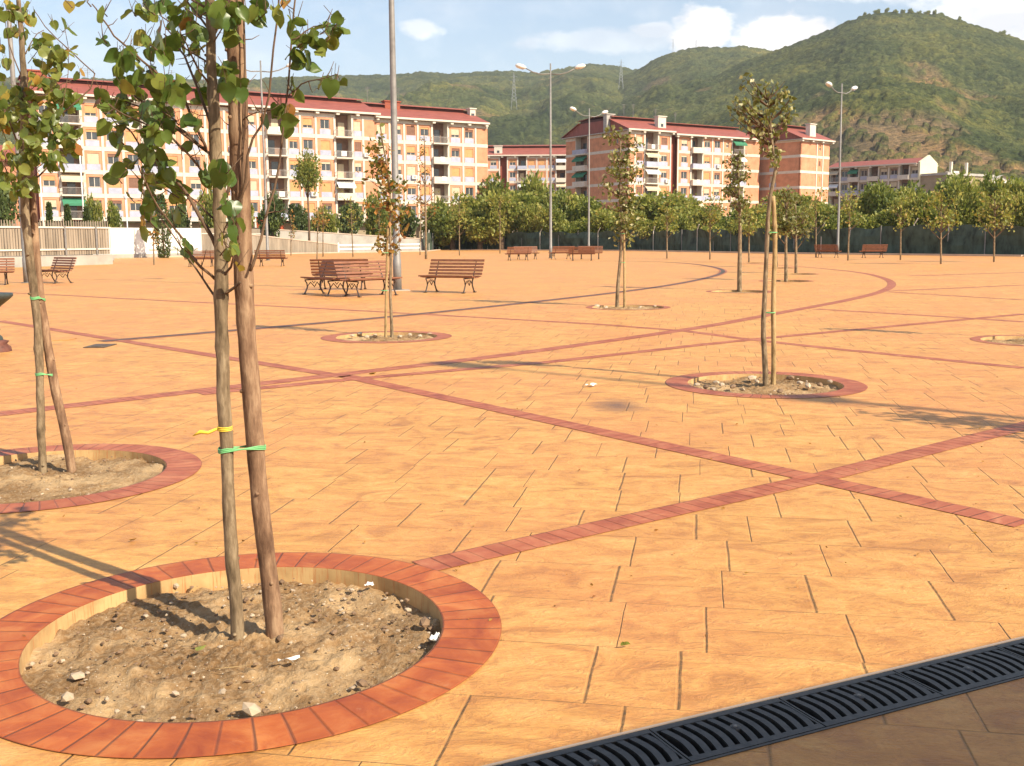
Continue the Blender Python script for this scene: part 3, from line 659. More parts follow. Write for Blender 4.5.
def facade(par, bays, z0, nf, fh, T=None, brick='brick', slim=False, seed=0, shade=False):
    """bays: (x0, x1, kind). kinds W window bay, P plain, L loggia with balcony, R recessed red strip, S small window"""
    rs = random.Random(seed); wall = MB(); pil = []
    top = z0+nf*fh+.35
    for (x0, x1, k) in bays:
        if k == 'R': wall.box((x0, .9, z0), (x1, 1.1, top), 1, T); continue
        if k == 'L':
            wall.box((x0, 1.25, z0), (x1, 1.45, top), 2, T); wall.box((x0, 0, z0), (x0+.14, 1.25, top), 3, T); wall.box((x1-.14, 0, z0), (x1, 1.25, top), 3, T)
            for f in range(nf):
                zf = z0+f*fh
                b_ = MB(); b_.box((x0-.05, -.75, zf-.12), (x1+.05, 1.25, zf+.08), 0, T)
                bal = b_.build('balcony', 'cream', par)
                rl = MB()
                if rs.random() < .55:
                    rl.box((x0-.05, -.75, zf+.08), (x1+.05, -.69, zf+.95), 0, T); rl.box((x0-.05, -.69, zf+.08), (x0+.0, .0, zf+.95), 0, T); rl.box((x1, -.69, zf+.08), (x1+.05, .0, zf+.95), 0, T)
                    rl.build('parapet', 'cream' if rs.random() < .6 else 'spandrel', bal)
                else:
                    n = int((x1-x0)/.14)
                    for i in range(n+1): xx = x0+(x1-x0)*i/n; rl.box((xx-.012, -.73, zf+.08), (xx+.012, -.705, zf+.98), 0, T)
                    rl.box((x0-.05, -.75, zf+.98), (x1+.05, -.69, zf+1.03), 0, T); rl.box((x0-.05, -.69, zf+.98), (x0, 0, zf+1.03), 0, T); rl.box((x1, -.69, zf+.98), (x1+.05, 0, zf+1.03), 0, T)
                    rl.build('railing', 'rail', bal)
                # door opening and things on the inner wall
                dm = MB(); xd = x0+(x1-x0)*rs.uniform(.2, .5); dm.box((xd, 1.19, zf+.08), (xd+1.0, 1.24, zf+2.3), 0, T); dm.build('balcony_door', rs.choice(('glass', 'shut_c', 'glass')), par)
                q = rs.random()
                if q < .30:
                    am = MB(); am.face([tuple((T or Matrix()) @ Vector(v)) for v in ((x0, .02, zf+fh-.35), (x1, .02, zf+fh-.35), (x1, -.95, zf+fh-1.1), (x0, -.95, zf+fh-1.1))])
                    am.face([tuple((T or Matrix()) @ Vector(v)) for v in ((x0, -.95, zf+fh-1.1), (x1, -.95, zf+fh-1.1), (x1, -.95, zf+fh-1.4), (x0, -.95, zf+fh-1.4))])
                    am.build('awning', rs.choice(('awn_g', 'cloth', 'shut_c')), par)
                elif q < .5:
                    xm = x0+(x1-x0)*rs.uniform(.1, .5); MB().box((xm, -.80, zf+.25), (xm+.8, -.765, zf+1.0), 0, T).build('hanging_cloth', 'cloth', par)
            continue
        if k == 'P':
            wall.box((x0, 0, z0), (x1, .35, top), 0, T); continue
        cw = (x0+x1)/2; ww = min(1.45, (x1-x0)*.62) if k == 'W' else .7
        wx0, wx1 = cw-ww/2, cw+ww/2
        wall.box((x0, 0, z0), (wx0, .35, top), 0, T); wall.box((wx1, 0, z0), (x1, .35, top), 0, T)
        for f in range(nf):
            zf = z0+f*fh; wz0, wz1 = (zf+1.12, zf+2.5) if k == 'W' else (zf+1.3, zf+2.3)
            wall.box((wx0, 0, zf), (wx1, .35, wz0), 0, T); wall.box((wx0, 0, wz1), (wx1, .35, zf+fh + (.35 if f == nf-1 else 0)), 0, T)
            if k == 'W': MB().box((wx0-.12, -.03, zf+.28), (wx1+.12, -.001, zf+1.08), 0, T).build('parapet_panel', 'spandrel', par)
            window_part(par, wx0, wx1, wz0, wz1, rs.choice('cccoobn') if not shade else rs.choice('cnb'), T=T)
    o_ = wall.build('wall', [brick, 'brick_red', 'loggia', 'cream'], par)
    X0, X1 = bays[0][0], bays[-1][1]
    for f in range(nf+1):
        zf = z0+f*fh; runs = []
        for (x0, x1, k) in bays:
            if k in 'RL': runs.append(None); continue
            if runs and runs[-1]: runs[-1][1] = x1
            else: runs.append([x0, x1])
        for r_ in runs:
            if r_: MB().box((r_[0], -.06, zf-.28), (r_[1], -.002, zf+.26), 0, T).build('floor_band', 'cream', par)
    if not slim:
        for (x0, x1, k), nx in zip(bays, bays[1:]):
            if k in 'WSL' or nx[2] in 'WSL':
                MB().box((x1-.16, -.10, z0-.25), (x1+.16, -.061, top-.1), 0, T).build('pilaster', 'cream', par)
def roof(par, L, W, ze, rise=2.2, x0=-.7, over=.75, ridge=True, depth=5., seed=0, clere=True, back=True):
    x1 = L+.7 if x0 < 0 else L
    s = MB(); s.box((x0, -over, ze), (x1, W+over, ze+.16)); s.build('eave_slab', 'greyband', par)
    s = MB(); s.box((x0, -over-.10, ze+.02), (x1, -over-.002, ze+.30)); s.build('gutter', 'cream', par)
    s = MB(); n = int((x1-x0)/3.2)
    for i in range(n+1): xx = x0+.2+(x1-x0-.9)*i/max(1, n); MB().box((xx, -over+.05, ze-.32), (xx+.5, -.11, ze-.001)).build('eave_bracket', 'cream', par)
    s = MB(); th = .12
    def slab(y0, za, y1, zb_, a=x0, b=x1, mi=0):
        P = [(a, y0, za), (b, y0, za), (b, y1, zb_), (a, y1, zb_)]; Q = [(p_[0], p_[1], p_[2]+th) for p_ in P]
        s.face(Q, mi); s.face(P[::-1], mi)
        for i in range(4): s.face([P[i], P[(i+1) % 4], Q[(i+1) % 4], Q[i]], mi)
    slab(-over, ze+.17, depth, ze+.17+rise)
    if clere:
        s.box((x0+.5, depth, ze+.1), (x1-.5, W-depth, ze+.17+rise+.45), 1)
        slab(depth-.5, ze+rise+.68, W/2, ze+rise+1.05, x0+.3, x1-.3); slab(W/2, ze+rise+1.05, W-depth+.5, ze+rise+.68, x0+.3, x1-.3)
        slab(W-depth, ze+.17+rise, W+over, ze+.17)
    # gable ends
    for xx in (x0+.35, x1-.35):
        P = [(xx, -over+.2, ze+.16), (xx, W+over-.2, ze+.16), (xx, W-depth, ze+.17+rise), (xx, depth, ze+.17+rise)]
        s.face(P, 0); s.face([(p_[0]+.02, p_[1], p_[2]) for p_ in P][::-1], 0)
    s.build('roof', ['roof', 'roofdark'], par)
def chimney(par, x, y, z0, w, h, mat='cream', hole=True):
    c = MB().box((x-w/2, y-.5, z0), (x+w/2, y+.5, z0+h)).box((x-w/2-.15, y-.65, z0+h), (x+w/2+.15, y+.65, z0+h+.18)).build('chimney', mat, par)
    if hole: MB().box((x-.3, y-.52, z0+h*.35), (x+.3, y-.501, z0+h*.35+.6)).build('vent', 'glass', c)
def antenna(par, x, y, z, h=2.5):
    mb = MB(); mb.tube([(x, y, z), (x, y, z+h)], .035, 5)
    for k in range(4): mb.tube([(x-.5+.08*k, y, z+h-.1-.22*k), (x+.5-.08*k, y, z+h-.1-.22*k)], .02, 4)
    mb.build('antenna', 'galv', par)
def piloti(par, L, W, z0, n):
    MB().box((.2, 1.3, -.4), (L-.2, W-.5, z0-.2)).build('ground_storey', 'dullwall', par)
    for i in range(n): x = .2+(L-.6)*i/(n-1); MB().box((x, .05, -.4), (x+.38, .5, z0)).build('pillar', 'cream', par)

# --- long left block
OA = at(42, 240, 134); EA = at(490, 238, 170); OA.z = 0; EA.z = 0; dA = (EA-OA).normalized(); LA = (EA-OA).length
def bl(px_list, O, d): return [(U_on(a, O, d), U_on(b_, O, d), k) for a, b_, k in px_list]
a_px = [(42, 64, 'W'), (64, 88, 'L'), (88, 108, 'W'), (108, 128, 'W'), (128, 147, 'W'), (147, 165, 'L'), (165, 187, 'W'), (187, 210, 'W'), (210, 229, 'W'), (229, 247, 'W'),
        (247, 262, 'W'), (262, 270, 'P'), (270, 290, 'L'), (290, 303.5, 'W'), (303.5, 319, 'W'), (319, 337.5, 'W'), (337.5, 355, 'L'), (355, 365.5, 'W'), (365.5, 377, 'P')]
b_px = [(377, 393, 'W'), (393, 407.5, 'W'), (407.5, 421, 'W'), (421, 435, 'W'), (435, 451, 'L'), (451, 465.5, 'W'), (465.5, 478, 'W'), (478, 490, 'P')]
tA = empty('apartment_building', tuple(OA), math.atan2(dA.y, dA.x)); tag(tA, 'longest orange and cream apartment block with red roof behind the near trees at left', 'apartment building')
ba = bl(a_px, OA, dA); ba[0] = (0, ba[0][1], 'W'); facade(tA, ba, 4.5, 5, 3.1, seed=3)
LA1 = ba[-1][1]
MB().box((0, .36, 4.3), (LA1-.1, 1.2, 4.5)).box((0.01, 1.5, 4.3), (LA1-.05, 13, 20.3)).build('rear_wall', 'brick_red', tA)
roof(tA, LA1, 13, 20.45, 2.1, seed=1); piloti(tA, LA1, 13, 4.25, 16)
for x, y, h in ((8, 6.5, 2), (19, 6.2, 2.6), (30, 6.4, 2.2), (44, 6.5, 2.6)): antenna(tA, x, y, 23.2, h)
chimney(tA, 1.2, 3, 20.7, 2.2, 3.0, 'brick_red', False)
tA2 = empty('apartment_building', tuple(OA + dA*(LA1+.05) + Vector((-dA.y, dA.x, 0))*.5), math.atan2(dA.y, dA.x)); tag(tA2, 'orange and cream block with slightly lower roof joined to the longest block', 'apartment building')
bb = bl(b_px, OA, dA); bb = [(a-LA1-.05, b_-LA1-.05, k) for a, b_, k in bb]; bb[0] = (0.02, bb[0][1], 'W'); LA2 = bb[-1][1]; facade(tA2, bb, 4.3, 5, 3.1, seed=8)
MB().box((0.01, 1.5, 4.3), (LA2, 13, 20.1)).build('rear_wall', 'brick', tA2); roof(tA2, LA2, 13, 20.1, 2.1, x0=.02, seed=2); piloti(tA2, LA2, 13, 4.05, 6)
MB().box((LA2-.02, .4, 4.3), (LA2, 1.5, 20.1)).build('end_wall', 'brick', tA2)
chimney(tA2, 5.5, 5, 21.3, 2.6, 2.1, 'brick_red', False); chimney(tA2, LA2-.6, 4, 21, 1., 2.0)
antenna(tA2, 2.2, 6.5, 22.6, 3.2); antenna(tA2, 7.5, 6.5, 22.6, 3.4)

# --- right group: block B (front + shaded side), block C
def corner_block(name, O, E, S, front, side, ze, nf, fh, z0, label, W=14, sideprof=None):
    d = (E-O).normalized(); L = (E-O).length; t_ = empty(name, tuple(O), math.atan2(d.y, d.x)); tag(t_, label, 'apartment building')
    facade(t_, front, z0, nf, fh, seed=int(O.x))
    T = Matrix.Translation((0, W, 0)) @ Matrix.Rotation(-math.pi/2, 4, 'Z')     # side wall seen from the left: local x runs from back to front
    facade(t_, side, z0, nf, fh, T=T, slim=True, seed=5, shade=True)
    MB().box((1.5, 1.5, .0), (L, W-.01, ze)).build('rear_wall', 'brick', t_)
    return t_, L
def pz(px, Y): v = at(px, 238, Y); v.z = 0; return v
OB = pz(628, 193); EB = pz(757.5, 211); SB = pz(565, 213); dB = (EB-OB).normalized(); WB = U_on(566, OB, Vector((-dB.y, dB.x, 0)))
fpx = [(628, 634, 'P'), (634, 643.5, 'W'), (643.5, 657, 'L'), (657, 669, 'W'), (669, 676.5, 'R'), (676.5, 689.5, 'W'), (689.5, 701, 'L'), (701, 710.5, 'W'), (710.5, 721, 'W'), (721, 730, 'S'), (730, 742, 'L'), (742, 757.5, 'P')]
fb = bl(fpx, OB, dB); LB = fb[-1][1]
sb = [(0, WB*.16, 'P'), (WB*.16, WB*.36, 'L'), (WB*.36, WB*.75, 'P'), (WB*.75, WB*.9, 'S'), (WB*.9, WB, 'P')]
tB, _ = corner_block('apartment_building', OB, EB, SB, fb, sb, 21.2, 6, 3.12, 2.4, 'broad orange and cream apartment block with stepped red roof behind the middle saplings', WB)
xs = fb[4][0]
rb1 = empty('front_roof_left'); bpy.data.objects.remove(rb1)
roof(tB, xs, WB, 21.45, 2.3, seed=3)
sB2 = MB();
def roof_at(par, xa, L, W, ze, rise, **k):
    # a second roof section further along: built in place by offsetting
    n0 = len(par.children); roof(par, L, W, ze, rise, **k)
    for ch in par.children:
        if ch.get('_r') is None and ch.name.split('.')[0] in ('eave_slab', 'gutter', 'eave_bracket', 'roof'):
            pass
    return
for ch in tB.children: ch['_r'] = 1
n_before = set(tB.children)
roof(tB, LB-xs-1.0, WB, 21.05, 2.2, x0=.9, seed=4)
for ch in tB.children:
    if ch not in n_before: ch.location.x = xs
for ch in tB.children:
    if '_r' in ch: del ch['_r']
chimney(tB, xs-1.2, 1.5, 21.6, 1.9, 2.9); chimney(tB, -.3, 5.5, 21.4, 1.8, 3.4, 'greyband', False)
antenna(tB, 4, 6.5, 24, 3.2); antenna(tB, 6.5, 6.8, 24, 3.4); antenna(tB, 12, 6.8, 24, 2.8); antenna(tB, 17, 6.8, 24, 2.4)
OC = pz(798, 206); EC = pz(826.5, 212.5); dC = (EC-OC).normalized(); LC_ = (EC-OC).length
fc = bl([(798, 814, 'P'), (814, 820, 'S'), (820, 826.5, 'P')], OC, dC)
WC = 16.; scd = [(0, 3.2, 'P'), (3.2, 6.2, 'L'), (6.2, 8, 'P'), (8, 11.5, 'W'), (11.5, 16, 'P')]
tC, _ = corner_block('apartment_building', OC, EC, None, fc, scd, 21, 6, 3.1, 2.1, 'narrow orange tower end with white chimney block, right of the slender forked tree', WC)
roof(tC, LC_, WC, 20.75, 2.6, seed=6); chimney(tC, 5.0, 1.2, 20.9, 2.0, 3.2, 'cream', False)

# --- distant block between the two groups
OD = pz(478, 262); ED = pz(566, 262); dD = (ED-OD).normalized(); tD = empty('apartment_building', tuple(OD)); tag(tD, 'distant pale block with red roof seen between the two larger groups', 'apartment building')
fd = bl([(478, 488, 'W'), (488, 500, 'W'), (500, 508, 'R'), (508, 518, 'W'), (518, 527, 'L'), (527, 537, 'W'), (537, 547, 'W'), (547, 556, 'W'), (556, 566, 'L')], OD, dD); LD = fd[-1][1]
facade(tD, fd, 3.4, 6, 3.1, seed=12); MB().box((.01, 1.5, 0), (LD-.01, 13, 22)).build('rear_wall', 'brick', tD); roof(tD, LD, 13, 22.3, 2.2); chimney(tD, 5.2, .9, 22.3, 2.0, 2.5)

# --- cream gabled block on the right
OE = pz(917, 230); BE_ = pz(828, 245); sd = (OE-BE_).normalized(); LE = (OE-BE_).length
tE = empty('apartment_building', tuple(BE_), math.atan2(sd.y, sd.x)); tag(tE, 'long low block with shaded balconies and a bright cream gable end below the hill', 'apartment building')
n = 9; fe = [(LE*i/n, LE*(i+1)/n, 'LWLWLWWLW'[i]) for i in range(n)]
facade(tE, fe, 5., 4, 3.1, seed=20, brick='dullwall', shade=True); WE = 8.5
MB().box((.02, 1.5, 0), (LE-.3, WE, 17.2)).build('rear_wall', 'dullwall', tE); roof(tE, LE-1.2, WE+1.2, 17.5, 1.4, depth=4., clere=False)
s = MB(); s.box((LE-.35, -.3, 0), (LE+.1, WE, 18)); P = [(LE-.35, -.3, 18), (LE-.35, WE, 18), (LE-.35, WE/2, 19.7)]; Q = [(LE+.1, p_[1], p_[2]) for p_ in P]
s.face(P[::-1]); s.face(Q); s.face([P[0], Q[0], Q[2], P[2]]); s.face([P[2], Q[2], Q[1], P[1]]); gable = s.build('gable_wall', 'palewall', tE)
s = MB()
for z in (7.5, 10.6, 13.7): s.box((LE+.101, 3.2, z), (LE+.14, 3.9, z+1.3)); s.box((LE+.101, 6.9, z), (LE+.14, 8.1, z+1.6))
s.build('gable_windows', 'glass', tE)
# low grey building and small white house
o1, e1 = pz(944, 225), pz(989, 235); d1 = (e1-o1).normalized(); t_ = empty('low_building', tuple(o1), math.atan2(d1.y, d1.x)); tag(t_, 'low grey flat roofed building right of the cream gable end', 'building'); l1 = (e1-o1).length
MB().box((0, 0, -.3), (l1, 8, 14.3)).build('wall', 'dullwall', t_); MB().box((-.3, -.3, 14.3), (l1+.3, 8.3, 14.8)).build('roof', 'greyband', t_)
for x in (3., 8.8): MB().box((x, 1, 14.8), (x+.5, 1.5, 17.2)).build('chimney', 'cream', t_)
MB().box((5.6, 2, 14.8), (7.6, 4, 15.4)).build('roof_box', 'cream', t_)
for k in range(4): MB().box((1.2+k*2.3, -.04, 11), (2.2+k*2.3, -.002, 12.6)).build('window', 'glass', t_)
def house(px, ybase_z, Y, wdt, hgt, dep, label, rz=.3):
    b0 = pz(px, Y); t_ = empty('house', (b0.x, Y, ybase_z), rz); s = MB(); s.box((0, 0, -12), (wdt, dep, hgt)); s.build('wall', 'whitewall', t_)
    s = MB(); r_ = wdt*.28
    s.face([(-.4, -.4, hgt), (wdt/2, -.4, hgt+r_), (wdt/2, dep+.4, hgt+r_), (-.4, dep+.4, hgt)]); s.face([(wdt/2, -.4, hgt+r_), (wdt+.4, -.4, hgt), (wdt+.4, dep+.4, hgt), (wdt/2, dep+.4, hgt+r_)])
    s.face([(0, 0, hgt), (wdt, 0, hgt), (wdt/2, 0, hgt+r_)]); s.build('roof', 'cream', t_)
    MB().box((wdt*.3, -.05, hgt*.35), (wdt*.45, -.01, hgt*.7)).build('window', 'glass', t_); MB().box((wdt*.62, -.05, hgt*.35), (wdt*.78, -.01, hgt*.7)).build('window', 'glass', t_)
    tag(t_, label, 'house'); return t_
house(989, 11.2, 262, 5.2, 3.6, 6, 'small white house with pitched roof at the far right above the trees', .15)
house(999, 9.8, 268, 5.5, 3.4, 7, 'lower white shed just right of the small white house', .15)
house(1000, (236-131)/F*640+1.5-3, 640, 5.5, 3.5, 6, 'tiny white hut high on the bare slope of the hill', .4)
# red roofed house glimpsed at the left edge
b0 = pz(-30, 165); t_ = empty('house', tuple(b0), .25); MB().box((0, 0, -.3), (8.5, 9, 14)).build('wall', 'brick', t_)
s = MB(); s.face([(-.6, -.8, 14), (9.1, -.8, 14), (9.1, 4.5, 16.8), (-.6, 4.5, 16.8)]); s.face([(-.6, 4.5, 16.8), (9.1, 4.5, 16.8), (9.1, 9.8, 14), (-.6, 9.8, 14)]); s.face([(9.0, -.7, 14), (9.0, 9.7, 14), (9.0, 4.5, 16.75)]); s.build('roof', 'roof', t_)
for z in (8, 11): MB().box((3, -.04, z), (4.3, -.002, z+1.4)).build('window', 'glass', t_)
tag(t_, 'red roofed house half hidden by leaves at the left edge of the picture', 'house')

for t_ in (tA, tA2, tB, tC, tD, tE): t_.scale.z = .967
for par, lst in ((tA, [(16.2, 10.9), (24.6, 14.2), (36.4, 8.), (44.9, 14.1), (50.2, 11.)]), (tA2, [(6.2, 11.), (14.6, 7.8)]), (tB, [(8.6, 12.), (20.2, 9.), (21.6, 15.2)])):
    for x, z in lst:
        a_ = MB().box((x, -.42, z), (x+.85, -.065, z+.6)).build('air_conditioner', 'lampwhite', par); MB().box((x+.2, -.44, z+.1), (x+.65, -.421, z+.5)).build('fan_grille', 'rail', a_)

# ---------------------------------------------------------------- walls and fences
def seg_matrix(a, b_):
    d = (b_-a); d.z = 0; L = d.length; d.normalize(); return Matrix(((d.x, -d.y, 0, a.x), (d.y, d.x, 0, a.y), (0, 0, 1, 0), (0, 0, 0, 1))), L
# green net fence on the right
fp = [G(425, 251), G(440, 249.7), G(640, 250.6), G(768, 253), G(1024, 256)]; fp = [v + Vector((v.x, v.y, 0)).normalized()*.5 for v in fp]; fp.append(fp[-1] + (fp[-1]-fp[-2]).normalized()*30)
tF = empty('net_fence', tuple(fp[0])); tag(tF, 'long dark green netting fence on posts along the far edge of the plaza', 'fence')
mb = MB(); HF = 2.25; base = fp[0]; lens = 0; posts = []
for a, b_ in zip(fp, fp[1:]):
    L = (b_-a).length; n = int(L/.5); nrm = Vector((-(b_-a).normalized().y, (b_-a).normalized().x, 0))
    prev = None
    for i in range(n+1):
        q = a + (b_-a)*i/n; s_ = lens+L*i/n; ww_ = [ (math.sin(s_*1.9)*.07 + math.sin(s_*.7+z*1.3)*.12*z + (float(vnoise(np.array(s_*.9), np.array(z*2.), 4))-.5)*.28) for z in (0, .75, 1.5, HF)]
        tz = HF + math.sin(s_*.42)*.07 + .10*math.sin(s_*1.7)
        cur = [q + nrm*w_ + Vector((0, 0, z)) - base for w_, z in zip(ww_, (-.1, .75, 1.5, tz))]
        if prev:
            for k in range(3): mb.face([prev[k], cur[k], cur[k+1], prev[k+1]])
        prev = cur
    m_ = int(L/3.)
    for i in range(m_): posts.append((a+(b_-a)*i/m_, nrm))
    lens += L
mb.build('netting', 'netting', tF, True)
for i, (q, nrm) in enumerate(posts):
    mb = MB(); p_ = q-base; lean = random.uniform(-.12, .3)
    d = Vector((-nrm.y, nrm.x, 0)); hh = HF+random.uniform(-.1, .15)
    mb.tube([p_+Vector((0, 0, -.3)), p_+Vector((0, 0, hh)), p_+Vector((0, 0, hh+.5)) - d*.35 if i % 3 == 1 else p_+Vector((0, 0, hh+.05))], .045, 6); mb.build('post', 'cream' if i % 3 == 1 else 'galv', tF)
# paling fence on the left
a, b_ = G(-40, 269), G(113, 264.2); M2, L2 = seg_matrix(a, b_)
tP = empty('paling_fence'); tP.matrix_world = M2; tag(tP, 'weathered grey paling fence on a low concrete wall behind the left bench', 'fence')
MB().box((0, 0, -.3), (L2, .3, .62)).box((L2-.3, .3, -.3), (L2, 14, .62)).build('low_wall', 'conc', tP)
s = MB(); n = int(L2/.19)
for i in range(n): x = i*.19; s.box((x, .08+random.uniform(0, .02), .66), (x+random.uniform(.13, .165), .13, 2.35+.0*i)); s.box((x+.04, .09, 2.35), (x+.09, .12, 2.78+random.uniform(-.03, .03)))
for i in range(60): y = .3+i*.22; s.box((L2-.2, y, .66), (L2-.15, y+.17, 2.35)); s.box((L2-.19, y+.05, 2.35), (L2-.16, y+.1, 2.75))
s.build('palings', 'greywood', tP)
for z in (.95, 2.3): MB().box((0, .02, z), (L2, .078, z+.1)).box((L2-.149, .3, z), (L2-.09, 13.5, z+.1)).build('rail', 'cream', tP)
for i in range(int(L2/2.4)+1): MB().box((i*2.4, -.03, .62), (i*2.4+.12, .018, 2.45)).build('post', 'galv', tP)
# white wall
a, b_ = G(112, 258.3), G(203, 256.3); M2, L2 = seg_matrix(a, b_); tW = empty('panel_wall'); tW.matrix_world = M2; tag(tW, 'bright white panel wall between the paling fence and the grey boards', 'wall')
MB().box((-2, .1, -.3), (L2, .35, 2.65)).build('panels', 'whitewall', tW); MB().box((-2, .06, -.3), (L2, .099, .35)).build('plinth', 'conc', tW)
s = MB(); 
for i in range(5): s.box((L2*i/4-.03, .07, .35), (L2*i/4+.03, .099, 2.6))
s.build('joint_strips', 'conc', tW); MB().box((L2*.4, .05, .62), (L2*.95, .098, .78)).build('dark_strip', 'greyband', tW)
# grey boards and ramp walls
a, b_ = G(199, 256), G(262, 254); M2, L2 = seg_matrix(a, b_); tR = empty('board_fence'); tR.matrix_world = M2; tag(tR, 'grey upright board fence right of the white panel wall', 'fence')
s = MB(); n = int(L2/.3)
for i in range(n): s.box((i*.3, .0, -.3), (i*.3+.28, .05, 2.7))
s.build('boards', 'greywood', tR); MB().box((0, -.05, 2.1), (L2, -.002, 2.2)).build('rail', 'cream', tR)
def ramp_wall(p0, p1, z0, z1, label, nm, mat, th=.3):
    M2, L2 = seg_matrix(p0, p1); t_ = empty(nm); t_.matrix_world = M2; s = MB()
    P = [(0, 0, -.4), (L2, 0, -.4), (L2, 0, z1), (0, 0, z0)]; Q = [(p_[0], th, p_[2]) for p_ in P]; s.face(P); s.face(Q[::-1])
    for i in range(4): s.face([P[(i+1) % 4], P[i], Q[i], Q[(i+1) % 4]])
    s.build('wall_face', mat, t_)
    s = MB(); P = [(0, -.05, z0), (L2, -.05, z1), (L2, th+.05, z1), (0, th+.05, z0)]; Q = [(p_[0], p_[1], p_[2]+.12) for p_ in P]; s.face(Q); s.face(P[::-1])
    for i in range(4): s.face([P[i], P[(i+1) % 4], Q[(i+1) % 4], Q[i]])
    s.build('coping', 'kerb', t_); tag(t_, label, 'wall')
    return t_, L2
p0, p1 = G(232, 254.4), G(427, 251); n_ = Vector((p0.x, p0.y, 0)).normalized()
ramp_wall(p0+n_*6, p1+n_*1.5, 2.95, 1.45, 'upper pale concrete ramp wall sloping down to the right, behind the left saplings', 'ramp_wall', 'conc')
ramp_wall(G(232, 254.8), G(338, 253), 2.25, .9, 'lower grey concrete ramp wall in front of the sloping pale one', 'ramp_wall', 'greywood')
a, b_ = G(338, 253), G(421, 251.2); M2, L2 = seg_matrix(a, b_); tg = empty('barrier_rail'); tg.matrix_world = M2; tag(tg, 'low white two bar rail at the foot of the concrete ramp', 'railing')
for x in (0, L2*.5, L2-.2): MB().box((x, 0, -.3), (x+.22, .15, 1.15)).build('post', 'whitewall', tg)
for z in (.35, .8): MB().box((.1, .03, z), (L2-.1, .1, z+.16)).build('bar', 'whitewall', tg)
# orange skip
p0 = pz(257, 126); t_ = empty('skip_container', tuple(p0), .12); s = MB(); s.box((0, 0, -.3), (3.1, 2, 3.3)); s.build('tank', 'orange', t_)
s = MB()
for i in range(6): s.box((.1+i*.55, -.09, 0), (.22+i*.55, -.002, 3.3))
s.build('ribs', 'orange', t_); MB().box((-.08, -.12, 3.301), (3.18, 2.1, 3.42)).build('rim', 'orange', t_); t_.scale.z = 1.24; tag(t_, 'orange ribbed container rising behind the concrete ramp wall', 'container')

# ---------------------------------------------------------------- lamp posts
def make_lamp():
    t_ = empty('street_lamp')
    s = MB(); s.tube([(0, 0, 0), (0, 0, .9), (0, 0, .92), (0, 0, 7), (0, 0, 14.3)], [.125, .12, .105, .085, .055], 12); s.build('post', 'galv', t_, True)
    MB().lathe([(.0, .03), (.2, .03), (.2, 0)], 14).build('base_plate', 'galv', t_)
    for sg in (-1, 1):
        s = MB(); s.tube([(sg*.05, 0, 13.55), (sg*.7, 0, 13.52), (sg*1.3, 0, 13.68), (sg*1.9, 0, 13.98)], .04, 8); s.build('arm', 'galv', t_, True)
        s = MB(); d = Vector((sg*.93, 0, .36)).normalized(); c = Vector((sg*2.2, 0, 14.08))
        pts = [c-d*.42, c-d*.3, c-d*.05, c+d*.25, c+d*.42]; s.tube(pts, [.06, .16, .24, .21, .08], 10)
        s.v = [(x, y, (z-c.z)*.75+c.z) for x, y, z in s.v]; hd = s.build('lamp_head', 'lampwhite', t_, True)
        s = MB(); s.box((-.26, -.11, -.015), (.26, .11, .0)); s.v = [tuple(c + d*x + Vector((0, y, 0)) + Vector((-d.z*sg, 0, abs(d.x)))*(-.135+z)) for x, y, z in s.v]; s.build('lamp_glass', 'spandrel', hd)
    return t_
lamp0 = make_lamp(); k = 0
for px, py, yaw, lab in ((397.6, 290.5, 10, 'nearest grey lamp post standing among the benches, its head out of the picture'), (550.7, 258.2, 3, 'tall two armed street lamp left of the centre of the picture, between the far benches'),
                    (588.7, 252.9, 40, 'two armed street lamp in front of the shaded side of the right apartment block'), (837.6, 253.9, 45, 'two armed street lamp between the far right benches, against the hill'),
                    (27.3, 283, 20, 'grey lamp post at the far left behind the left sapling'), (268, 260.5, 15, 'two armed lamp whose head shows between the near tree and the long block')):
    g = G(px, py); o = lamp0 if k == 0 else copy_tree(lamp0); k += 1; o.location = g; o.rotation_euler = (0, R(-1.3) if px > 800 else 0, R(yaw)); tag(o, lab, 'street lamp', 'tall lamp posts of the plaza')
o = copy_tree(lamp0); lb = G(462, 365) - LT*19.0; o.location = (lb.x, lb.y, 0); o.rotation_euler = (0, 0, SUN_AZ_X); tag(o, 'lamp post just outside the right edge casting the thin shadow line', 'street lamp', 'tall lamp posts of the plaza')
MB().box((-.35, -.35, -.01), (.35, .35, .02)).build('footing', 'kerb', lamp0)
# slim light poles in front of the left block
def slim_pole(px, Y, ytop, r, label, mat='lampwhite'):
    b0 = pz(px, Y); zt = at(px, ytop, Y).z; t_ = empty('light_pole', (b0.x, Y, -.3)); s = MB(); s.tube([(0, 0, 0), (0, 0, zt)], [r, r*.7], 8); s.build('post', mat, t_, True)
    s = MB(); s.lathe([(0, zt+.5), (.16, zt+.45), (.22, zt+.2), (.1, zt)], 10); s.build('lantern', mat, t_, True); tag(t_, label, 'light pole')
slim_pole(85, 92, 131, .08, 'slim white light pole in front of the balconies of the long block')
slim_pole(44, 96, 168, .09, 'white pole at the left corner of the long block')
slim_pole(128, 100, 196, .07, 'short white pole rising behind the white panel wall')

